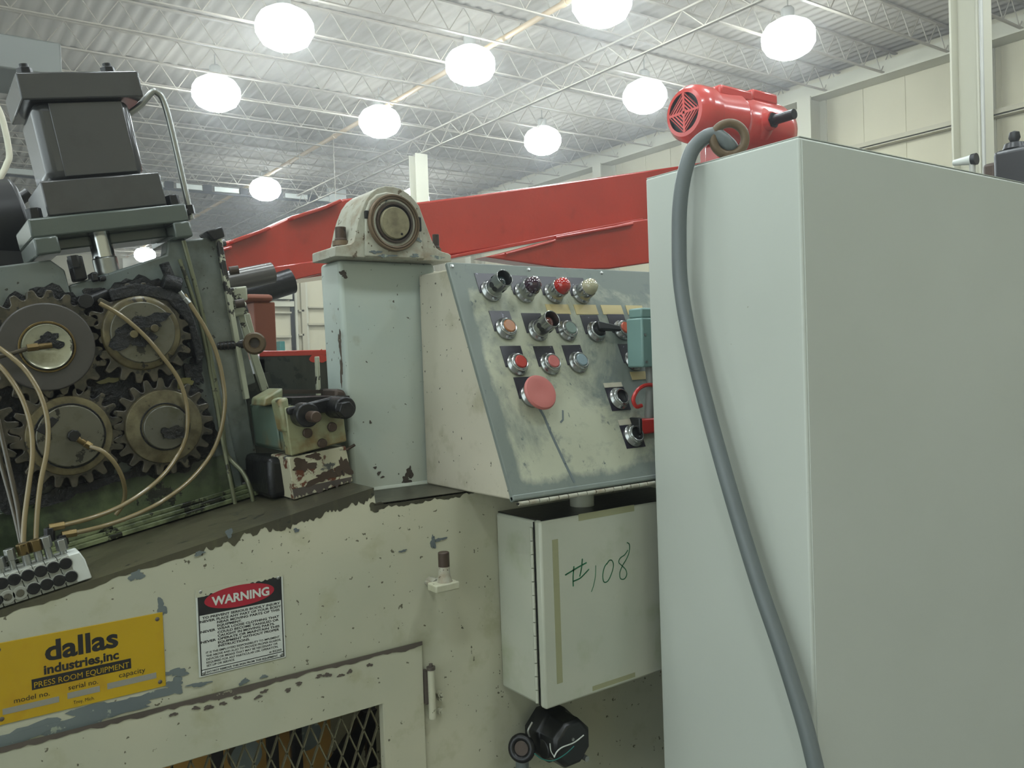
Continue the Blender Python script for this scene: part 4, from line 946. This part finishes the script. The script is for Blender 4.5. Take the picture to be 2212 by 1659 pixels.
# pillow block
YB0 = 1.615; YB1 = 1.735
Z6 = lambda x, y: (660+x/6.144, 380+y/6.144)
pb = thing('pillow_block', (at(*Z6(1150, 1080), Y=YB0).x, 1.67, zt), 'cast pillow block bearing housing with a rusty ringed shaft end, on the column', 'bearing')
outl = [Z6(*p) for p in [(396, 1064), (390, 945), (402, 930), (600, 905), (640, 870), (655, 800), (690, 620), (730, 480), (790, 330), (860, 230), (950, 165), (1060, 133), (1160, 140), (1260, 165), (1370, 235), (1450, 320), (1510, 400), (1560, 540), (1620, 700), (1680, 860), (1740, 960), (1800, 1000), (1900, 1030), (1930, 1050), (1935, 1100)]]
q = xz(outl, YB0); zb = zt
q[0] = (q[0][0], zb); q[-1] = (q[-1][0], zb)
obj('housing', MB().prism(q, YB0, YB1, AF), M['bearing'], pb, bev=.003)
fr = [Z6(*p) for p in [(795, 1055), (797, 480), (850, 330), (950, 240), (1080, 210), (1230, 240), (1350, 310), (1450, 430), (1500, 560), (1540, 800), (1590, 1085)]]
q = xz(fr, YB0-.006); q[0] = (q[0][0], zb+.002); q[-1] = (q[-1][0], zb+.002)
obj('front_face', MB().prism(q, YB0-.006, YB0+.002, AF), M['bearing'], pb, bev=.003)
cc = at(*Z6(1178, 622), Y=YB0-.01)
r_o = (at(*Z6(1510, 622), Y=YB0-.01).x-at(*Z6(835, 622), Y=YB0-.01).x)/2
BF = lambda a, b, h: Vector((cc.x+a, YB0-.006-h, cc.z+b))
obj('outer_ring', MB().lathe([(r_o, 0), (r_o, .006), (r_o*.97, .009), (r_o*.92, .009), (r_o*.90, .007), (r_o*.88, .009), (r_o*.83, .008), (r_o*.81, .003)], BF, 48), M['ringrust'], pb)
obj('seal_ring', MB().lathe([(r_o*.83, .003), (r_o*.81, .005), (r_o*.76, .006), (r_o*.70, .003), (r_o*.70, -.01)], BF, 48), M['bearing'], pb)
obj('dark_groove', MB().lathe([(r_o*.90, .001), (0, .001)], BF, 40), M['dark'], pb)
obj('lock_collar', MB().lathe([(r_o*.71, .001), (r_o*.70, .009), (r_o*.63, .009), (r_o*.61, .002)], BF, 48), M['darkrust'], pb)
cs = at(*Z6(1200, 622), Y=YB0-.02); SF = lambda a, b, h: Vector((cs.x+a, YB0-.006-h, cs.z+b))
obj('shaft_end', MB().lathe([(0, .014), (r_o*.53, .014), (r_o*.56, .011), (r_o*.56, .0)], SF, 44), M['shaftolive'], pb)
p = at(*Z6(1278, 772), Y=YB0-.02); obj('centre_mark', MB().cyl((p.x, YB0-.0212, p.z), (p.x, YB0-.018, p.z), .0025, seg=12), M['dark'], pb)
obj('key_notch', MB().box(cc.x+r_o*.92, cc.x+r_o*1.12, YB0-.008, YB0, cc.z-.014, cc.z+.018), M['dark'], pb, bev=.002)
obj('key_notch', MB().box(cc.x-r_o*1.07, cc.x-r_o*.95, YB0-.008, YB0, cc.z+.005, cc.z+.022), M['dark'], pb, bev=.001)
m = MB()
for i, (x, y, a_, b_) in enumerate([(930, 1010, 70, 22), (1080, 1060, 120, 18), (1500, 850, 30, 30), (1450, 1060, 60, 22), (1750, 1080, 90, 20)]):
    p = at(*Z6(x, y), Y=YB0-.006); blob(m, p.x, p.z, a_*.00016, b_*.00016, lambda a, b, c: Vector((a, YB0-.0065-c, b)), 90+i, jit=.6, n=40)
obj('chipped_patch', m, M['baremetal'], pb)
for (x0, x1, yb, yt) in ((386, 556, 905, 706), (1690, 1778, 1000, 802)):
    a = at(*Z6((x0+x1)/2, yb), Y=1.66); b = at(*Z6((x0+x1)/2, yt), Y=1.66); r = .0115 if x0 < 1000 else .0075
    zf = a.z
    obj('washer', MB().cyl((a.x, 1.66, zf-.004), (a.x, 1.66, zf+.006), r*1.55, seg=24), M['ringrust'], pb)
    o = obj('bolt_head', MB().lathe([(0, 0), (r*1.15, 0), (r*1.15, .006), (r, .007), (r, b.z-zf), (0, b.z-zf)], lambda x, y, h: Vector((a.x+x, 1.66+y, zf+.004+h)), 14), M['darkrust'], pb, bev=.001)

# ================================================================== control enclosure
EX0, EX1 = .9375, 1.54
P0 = Vector((EX0, 1.317, -.2645)); SV = Vector((0, .40385, .91483)); NV = Vector((0, -.91483, .40385))
PF = lambda x, s, h: Vector((EX0+x, P0.y+SV.y*s+NV.y*h, P0.z+SV.z*s+NV.z*h))
enc = thing('control_enclosure', (1.2, 1.5, -.2645), 'sloping operator control console with worn grey-green panel of push buttons', 'control console')
def yzb(p): return p
ins = [PF(0, .002, -.010), PF(0, .50, -.010)]
side = [(1.655, -.2645), (ins[0].y+.002, -.2645), (ins[1].y, .2026), (1.655, .2026)]
EF = lambda a, b, c: Vector((c, a, b))
obj('enclosure_body', MB().prism(side, EX0+.002, EX1, EF), M['encl'], enc, bev=.004)
panel = obj('hinged_panel', MB().box(0, EX1-EX0, 0, .527, -.011, 0, PF), M['panel'], enc, bev=.0025)
obj('panel_flange', MB().box(.0, EX1-EX0, .0, .012, -.014, .001, PF), M['panel'], enc, bev=.003)
# piano hinge under the panel
m = MB()
for k in range(24):
    x = .012+k*.0245; a = PF(x, -.006, -.004); b = PF(x+.0225, -.006, -.004)
    obj('hinge_knuckle', MB().cyl(a, b, .0045, seg=10), M['bearing'], enc)
obj('hinge_rod', MB().cyl(PF(.008, -.006, -.004), PF(.60, -.006, -.004), .0022, seg=8), M['dark'], enc)
# worn grey margins as bare strips of their own shape
m = MB(); m.strip([PF(.126, .185, 0), PF(.132, .165, 0), PF(.136, .13, 0), PF(.149, .06, 0), PF(.158, .02, 0)], NV, .006, .0005); m.strip([PF(.185, .175, 0), PF(.178, .155, 0), PF(.170, .150, 0)], NV, .004, .0005)
obj('drip_stain', m, M['baremetal'], panel)
for x, s in ((.010, .517), (.212, .517), (.43, .517)):
    obj('panel_screw', MB().lathe([(0, .003), (.003, .0028), (.0048, 0)], lambda a, b, h: PF(x+a, s+b, h), 14), M['steel'], panel)
def dev(x, s, h0=0): return lambda a, b, h: PF(x+a, s+b, h0+h)
def legend(par, x, s, w_=.0575, up=.046, dn=-.01):
    o = obj('legend_plate', MB().box(-w_/2, w_/2, dn, up, 0, .0012, dev(x, s)), M['legend'], par, bev=.001)
    m_ = MB()
    return o
LG = []
def button(kind, x, s, cap, label, leg='top', txt=None):
    t = obj(kind, MB().lathe([(0, 0), (.0255, 0), (.0255, .005), (.022, .009), (.0205, .015), (.019, .016), (.0165, .016)], dev(x, s), 30), M['bezel'], panel, bev=.0006)
    t['label'] = label
    if leg:
        o = obj('legend_plate', MB().box(-.029, .024, -.004, .044, -.0001, .0012, dev(x, s)) if leg == 'top' else MB().box(-.028, .028, -.027, .029, -.0001, .0012, dev(x, s)), M['legend'], t)
    return t
def pushbutton(x, s, cap, label, rec=False, leg='top'):
    t = button('push_button', x, s, cap, label, leg)
    if rec: obj('button_cap', MB().lathe([(0, .011), (.0155, .011), (.0165, .0165), (.0175, .0165)], dev(x, s), 26), M[cap], t)
    else: obj('button_cap', MB().lathe([(0, .0205), (.0125, .0205), (.0145, .0185), (.0145, .010)], dev(x, s), 26), M[cap], t)
    obj('inner_ring', MB().lathe([(.0150, .012), (.0152, .0185), (.0168, .0190), (.0180, .016)], dev(x, s), 26), M['bezel'], t)
    return t
def pilot(x, s, lens, label, shroud=False):
    t = button('pilot_light', x, s, lens, label)
    if shroud:
        obj('shroud', MB().lathe([(.0195, .008), (.0195, .060), (.0185, .061), (.0175, .060), (.0175, .03)], dev(x, s), 30), M['bezel'], t)
        for a in (-2.4, -1.0, .5, 2.0, 3.3):
            D = Vector((cos(a), sin(a)))
            cF = PF(x+D.x*.0190, s+D.y*.0190, .034); cO = PF(x+D.x*.0201, s+D.y*.0201, .034)
            obj('shroud_hole', MB().cyl(cF, cO, .0065, seg=12), M['black'], t)
        obj('lens', MB().lathe([(0, .052), (.008, .050), (.014, .044), (.0165, .036), (.017, .02)], dev(x, s), 26), M[lens], t)
    else:
        obj('lens_collar', MB().lathe([(.0215, .008), (.0210, .032), (.0200, .034), (.018, .032)], dev(x, s), 30), M['bezel'], t)
        obj('lens', MB().lathe([(0, .056), (.007, .0552), (.014, .051), (.0182, .043), (.0192, .030)], dev(x, s), 26), M[lens], t)
    return t
pilot(.090, .458, 'lens_dark', 'shrouded pilot light with dark lens, top row left', True)
pilot(.178, .456, 'lens_purple', 'pilot light with a dark purple lens')
pilot(.260, .456, 'lens_red', 'pilot light with a bright red lens')
pilot(.341, .456, 'lens_clear', 'pilot light with a clear yellowish lens')
pushbutton(.099, .367, 'cap_orange', 'push button with an orange cap')
pilot(.182, .362, 'lens_amber', 'shrouded pilot light with amber-brown lens, middle row', True)
pushbutton(.264, .361, 'cap_grey', 'push button with a grey-green cap')
ts = button('selector_switch', .347, .358, None, 'selector switch with a black lever')
obj('selector_core', MB().lathe([(0, .024), (.013, .024), (.015, .02), (.0165, .010)], dev(.347, .358), 24), M['black'], ts)
a = PF(.347, .365, .024); b = PF(.395, .358, .040)
obj('lever', MB().hexa([PF(.335, .352, .018), PF(.395, .345, .028), PF(.395, .357, .028), PF(.335, .372, .018)], [PF(.335, .352, .032), PF(.395, .345, .036), PF(.395, .357, .036), PF(.335, .372, .032)]), M['black'], ts, bev=.002)
pushbutton(.430, .361, 'cap_rorange', 'push button with an orange-red cap beside the selector lever')
pushbutton(.101, .284, 'cap_red', 'push button with a red cap')
pushbutton(.187, .282, 'cap_pink', 'push button with a pink cap')
pushbutton(.266, .283, 'cap_bluegrey', 'push button with a blue-grey cap')
pushbutton(.433, .283, 'cap_rorange', 'push button with an orange cap half behind the pale green box')
t = button('emergency_stop', .112, .212, None, 'faded red mushroom emergency stop button')
obj('mushroom_head', MB().lathe([(0, .036), (.014, .0365), (.028, .038), (.0355, .037), (.0382, .033), (.037, .029), (.018, .022), (.016, .012)], dev(.114, .207), 44), M['mush'], t)
pushbutton(.349, .192, 'cap_black', 'recessed black push button below the tan label', True, 'full')
pushbutton(.3555, .103, 'cap_black', 'recessed black push button in the lowest row', True, 'full')
obj('tan_label', MB().box(-.028, .026, .027, .040, 0, .0012, dev(.349, .192)), M['encl'], panel)
obj('tan_label', MB().box(-.028, .026, .027, .040, 0, .0012, dev(.3555, .103)), M['encl'], panel)
for x0, x1, s0_, s1_ in ((.227, .293, .404, .429), (.309, .376, .404, .429), (.391, .456, .404, .429), (.470, .525, .404, .429), (.412, .460, .236, .256)):
    o = obj('tan_label', MB().box(x0, x1, s0_, s1_, 0, .0012, PF), M['tag'], panel)
# words engraved on the legend plates are worn; short pale engraved lines remain
# pale green junction box hanging before the panel, with cable and plug
jb = thing('junction_box', PF(.47, .30, .05), 'pale green control box with small screws, between console and tall cabinet', 'box')
YJ = 1.345
a = at(1386, 686, Y=YJ); b = at(1400, 793, Y=YJ)
obj('box_body', MB().box(a.x, a.x+.09, YJ, YJ+.05, b.z, a.z), M['teal'], jb, bev=.004)
obj('box_cap', MB().box(a.x+.004, a.x+.09, YJ+.004, YJ+.046, a.z, a.z+.022), M['teal'], jb, bev=.004)
for px, py in ((1393, 723), (1396, 782)):
    p = at(px, py, Y=YJ); obj('screw', MB().cyl((p.x, YJ-.002, p.z), (p.x, YJ, p.z), .003, seg=12), M['steel'], jb)
p0 = at(1396, 795, Y=YJ+.02); p1 = at(1400, 925, Y=YJ+.02)
tag(obj('pendant_cable', MB().tube([(p0.x+.012, YJ+.02, b.z+.0), (p0.x+.012, YJ+.02, b.z-.04), (p1.x+.004, YJ+.02, p1.z+.02), (p1.x+.006, YJ+.02, p1.z-.0)], .011, 12), M['wire_grey']), 'grey cable hanging below the pale green box', 'cable')
for k in range(3):
    x = p1.x-.002+.006*k
tag(obj('red_wire_loop', MB().tube([at(*q, Y=YJ+.01) for q in ((1415, 832), (1396, 832), (1378, 842), (1368, 862), (1374, 878), (1386, 876))], .0045, 8), M['wire_red']), 'red wire looping out from behind the tall cabinet', 'wire')
pg = thing('cable_plug', at(1393, 936, Y=YJ), 'red and black cable plug beside the lowest black button', 'plug')
a, b = at(1386, 906, Y=YJ), at(1410, 936, Y=YJ)
obj('red_shell', MB().box(a.x, b.x+.03, YJ, YJ+.03, b.z, a.z), M['wire_red'], pg, bev=.004)
obj('black_collar', MB().box(a.x-.008, a.x+.001, YJ-.002, YJ+.032, b.z+.001, a.z+.004), M['black'], pg, bev=.003)

# ------------------------------------------------------------------ lower junction cabinet "#108"
bx = thing('hinged_box', (1.15, 1.42, -.70), 'grey steel hinged box with green handwritten #108, below the console', 'box')
BX0, BX1, BY0, BZ0, BZ1 = 1.0185, 1.48, 1.343, -.700, -.318
obj('box_body', MB().box(BX0, BX1, BY0+.022, YF-.0005, BZ0+.002, BZ1-.002), M['boxp'], bx, bev=.006)
obj('dark_top', MB().box(BX0+.004, BX1, BY0+.002, YF-.003, BZ1-.0018, BZ1+.0004), M['dark'], bx)  # thin dark sheet covering the top of the box
bd = obj('box_door', MB().box(BX0-.001, BX1, BY0, BY0+.020, BZ0, BZ1), M['boxp'], bx, bev=.005)
for k in range(13):
    z0 = BZ0+.008+k*.0277; obj('hinge_knuckle', MB().cyl((BX0-.003, BY0+.026, z0), (BX0-.003, BY0+.026, z0+.026), .0038, seg=10), M['boxp'], bx)
obj('hinge_gap', MB().box(BX0-.0015, BX0+.0, BY0+.0195, BY0+.0225, BZ0+.004, BZ1-.004), M['dark'], bx)
p, q = at(1195, 1166, Y=BY0), at(1209, 1476, Y=BY0)
obj('tape_residue', MB().box(p.x-.003, p.x+.012, BY0-.0004, BY0, q.z, p.z), M['tape'], bd)
a, b = at(1250, 1130, Y=BY0), at(1370, 1100, Y=BY0)
obj('tape_residue', MB().box(a.x, b.x, BY0-.0004, BY0, b.z-.004, b.z+.010), M['tape'], bd)
a, b = at(1280, 1490, Y=BY0), at(1372, 1460, Y=BY0)
obj('tape_residue', MB().box(a.x, b.x, BY0-.0004, BY0, b.z-.002, b.z+.008), M['tape'], bd)
Z4 = lambda x, y: at(880+x/3.325, 1160+y/3.325, Y=BY0-.0002)
m = MB()
def smooth2(P, sub=6):
    out = []
    for i in range(len(P)-1):
        a = P[max(i-1, 0)]; b = P[i]; c = P[i+1]; d = P[min(i+2, len(P)-1)]
        for k in range(sub):
            t = k/sub; out.append(.5*((2*b)+(c-a)*t+(2*a-5*b+4*c-d)*t*t+(3*b-a-3*c+d)*t**3))
    return out+[P[-1]]
for s, w_ in (([(1196, 212), (1190, 285), (1191, 352)], .0028), ([(1256, 158), (1250, 225), (1238, 282)], .0028), ([(1135, 272), (1180, 245), (1230, 215), (1285, 185)], .003), ([(1192, 318), (1240, 296), (1275, 262), (1303, 232)], .0026),
          ([(1353, 205), (1350, 280), (1338, 345), (1322, 392)], .0016),
          ([(1440, 182), (1416, 215), (1403, 275), (1412, 322), (1440, 315), (1466, 262), (1480, 205), (1470, 170), (1450, 168), (1432, 195)], .0022),
          ([(1577, 40), (1595, 55), (1592, 110), (1572, 160), (1545, 205), (1526, 255), (1530, 297), (1556, 302), (1575, 272), (1568, 235), (1540, 205), (1518, 182), (1528, 152), (1560, 128), (1583, 95)], .0020)):
    m.strip(smooth2([Z4(*p) for p in s]), (0, -1, 0), w_, .0004)
obj('marker_writing', m, M['greenink'], bd)
p = at(1257, 1080, Y=1.42)
tag(obj('conduit_nipple', MB().cyl((p.x, 1.42, BZ1-.001), (p.x, 1.42, -.2645), .0265, seg=30), M['boxp'], bev=.002), 'short pale pipe joining the console to the box marked #108', 'pipe')

# ------------------------------------------------------------------ black octagonal plug below the box
po = at(1211, 1592, Y=1.42)
bp_ = thing('black_connector', (po.x, 1.42, po.z-.07), 'black octagonal electrical connector with loose wires, below the #108 box', 'connector')
OF = axis((po.x, 1.375, po.z), (po.x, 1.5, po.z))
obj('octagon_housing', MB().lathe([(0, 0), (.044, 0), (.053, .010), (.053, .05), (.060, .06), (.060, .10), (0, .10)], OF, 8, pi/8), M['black'], bp_, bev=.003)
obj('side_lug', MB().cyl((po.x-.050, 1.42, po.z-.012), (po.x-.03, 1.42, po.z-.012), .022, seg=16), M['black'], bp_, bev=.003)
obj('face_screw', MB().cyl((po.x-.004, 1.372, po.z+.012), (po.x-.004, 1.376, po.z+.012), .0035, seg=12), M['steel'], bp_)
w1 = [(1261, 1588), (1240, 1604), (1215, 1614), (1203, 1624), (1197, 1636)]
obj('white_wire', MB().tube([at(*q, Y=1.365) for q in w1], .0014, 8), M['white'], bp_)
obj('green_wire', MB().tube([at(*q, Y=1.365) for q in ((1155, 1628), (1172, 1640), (1195, 1643), (1220, 1630), (1240, 1612))], .0011, 8), M['tealdark'], bp_)
obj('white_wire', MB().tube([at(*q, Y=1.366) for q in ((1188, 1606), (1190, 1622), (1197, 1634))], .0011, 8), M['white'], bp_)
p = at(1262, 1636, Y=1.38); obj('clip', MB().cyl((p.x, 1.37, p.z), (p.x, 1.4, p.z), .006, seg=12), M['steel'], bp_)
ey = thing('padlock', at(1127, 1659, Y=1.43), 'small dark ring and grey stem hanging left of the black connector', 'ring')
c = at(1127, 1616, Y=1.43); e_ax = Vector((-.75, -.55, .25)).normalized()
obj('ring', MB().torus(.022, .008, axis(c, c+e_ax, (.3, 0, 1)), 30, 12), M['dark'], ey)
obj('ring_disc', MB().lathe([(0, 0), (.018, 0), (.018, .003), (0, .003)], axis(c, c+e_ax), 20), M['darkrust'], ey)
a, b = at(1128, 1640, Y=1.45), at(1130, 1720, Y=1.45); obj('stem', MB().cyl(b, a, .014, seg=16), M['cable'], ey)
obj('bail', MB().tube([at(*q, Y=1.42) for q in ((1150, 1560), (1141, 1578), (1144, 1592), (1150, 1612), (1140, 1632), (1132, 1640))], .0022, 8), M['steel'], ey)

# ================================================================== tall cabinet with cable
CX0, CX1, CY0, CZ1 = 1.3005, 2.6, .920, .3835
CY1 = 1.302
cab = thing('tall_cabinet', (1.8, 1.1, -1.5), 'tall plain pale grey-green electrical cabinet filling the right side', 'cabinet')
obj('cabinet_shell', MB().box(CX0, CX1, CY0, CY1, -1.45, CZ1-.0015), M['cab'], cab, bev=.005, seg=3)
obj('top_sheet', MB().box(CX0+.002, CX1, CY0+.001, CY1-.002, CZ1-.0015, CZ1), M['cab'], cab)
obj('plinth', MB().box(CX0+.02, CX1-.02, CY0+.02, CY1-.02, -1.5, -1.45), M['dark'], cab)
obj('door_lip', MB().box(CX0+.006, CX1-.006, CY0-.0015, CY0+.001, -1.42, CZ1-.006), M['cab'], cab, bev=.001)
# lifting eye bolt
pe = at(1575, 294, X=CX0+.035)
eb = thing('lifting_eye', (pe.x, pe.y, CZ1), 'greasy steel lifting eye bolt on the cabinet top edge', 'eye bolt')
vax = Vector((-.62, -.78, 0)).normalized()
rz = .0310
pe = Vector((pe.x, pe.y, CZ1+.041))
obj('eye', MB().torus(rz, .0088, axis(pe, pe+vax), 40, 14), M['ringrust'], eb)
obj('eye_foot', MB().lathe([(0, 0), (.020, 0), (.019, .005), (.012, .010), (.009, .014), (0, .014)], lambda a, b, h: Vector((pe.x+a, pe.y+b, CZ1+h)), 24), M['ringrust'], eb)
XC = CX0-.040
cp = [at(1500, 318, X=CX0-.012), at(1480, 370, X=XC+.008), at(1469, 440, X=XC), at(1467, 520, X=XC), at(1470, 610, X=XC), at(1488, 720, X=XC), at(1527, 880, X=XC), at(1577, 1060, X=XC), at(1635, 1250, X=XC), at(1690, 1410, X=XC), at(1737, 1560, X=XC), at(1762, 1659, X=XC), at(1785, 1760, X=XC)]
st_ = [Vector((pe.x+.055, pe.y+.03, CZ1+.016)), Vector((pe.x+.03, pe.y+.02, CZ1+.024)), Vector((pe.x+.004, pe.y+.004, CZ1+.030)), at(1540, 291, X=CX0+.015)]
tag(obj('power_cable', MB().tube(st_+cp, .0148, 20), M['cable']), 'thick grey power cable looping through the lifting eye and down the cabinet', 'cable')
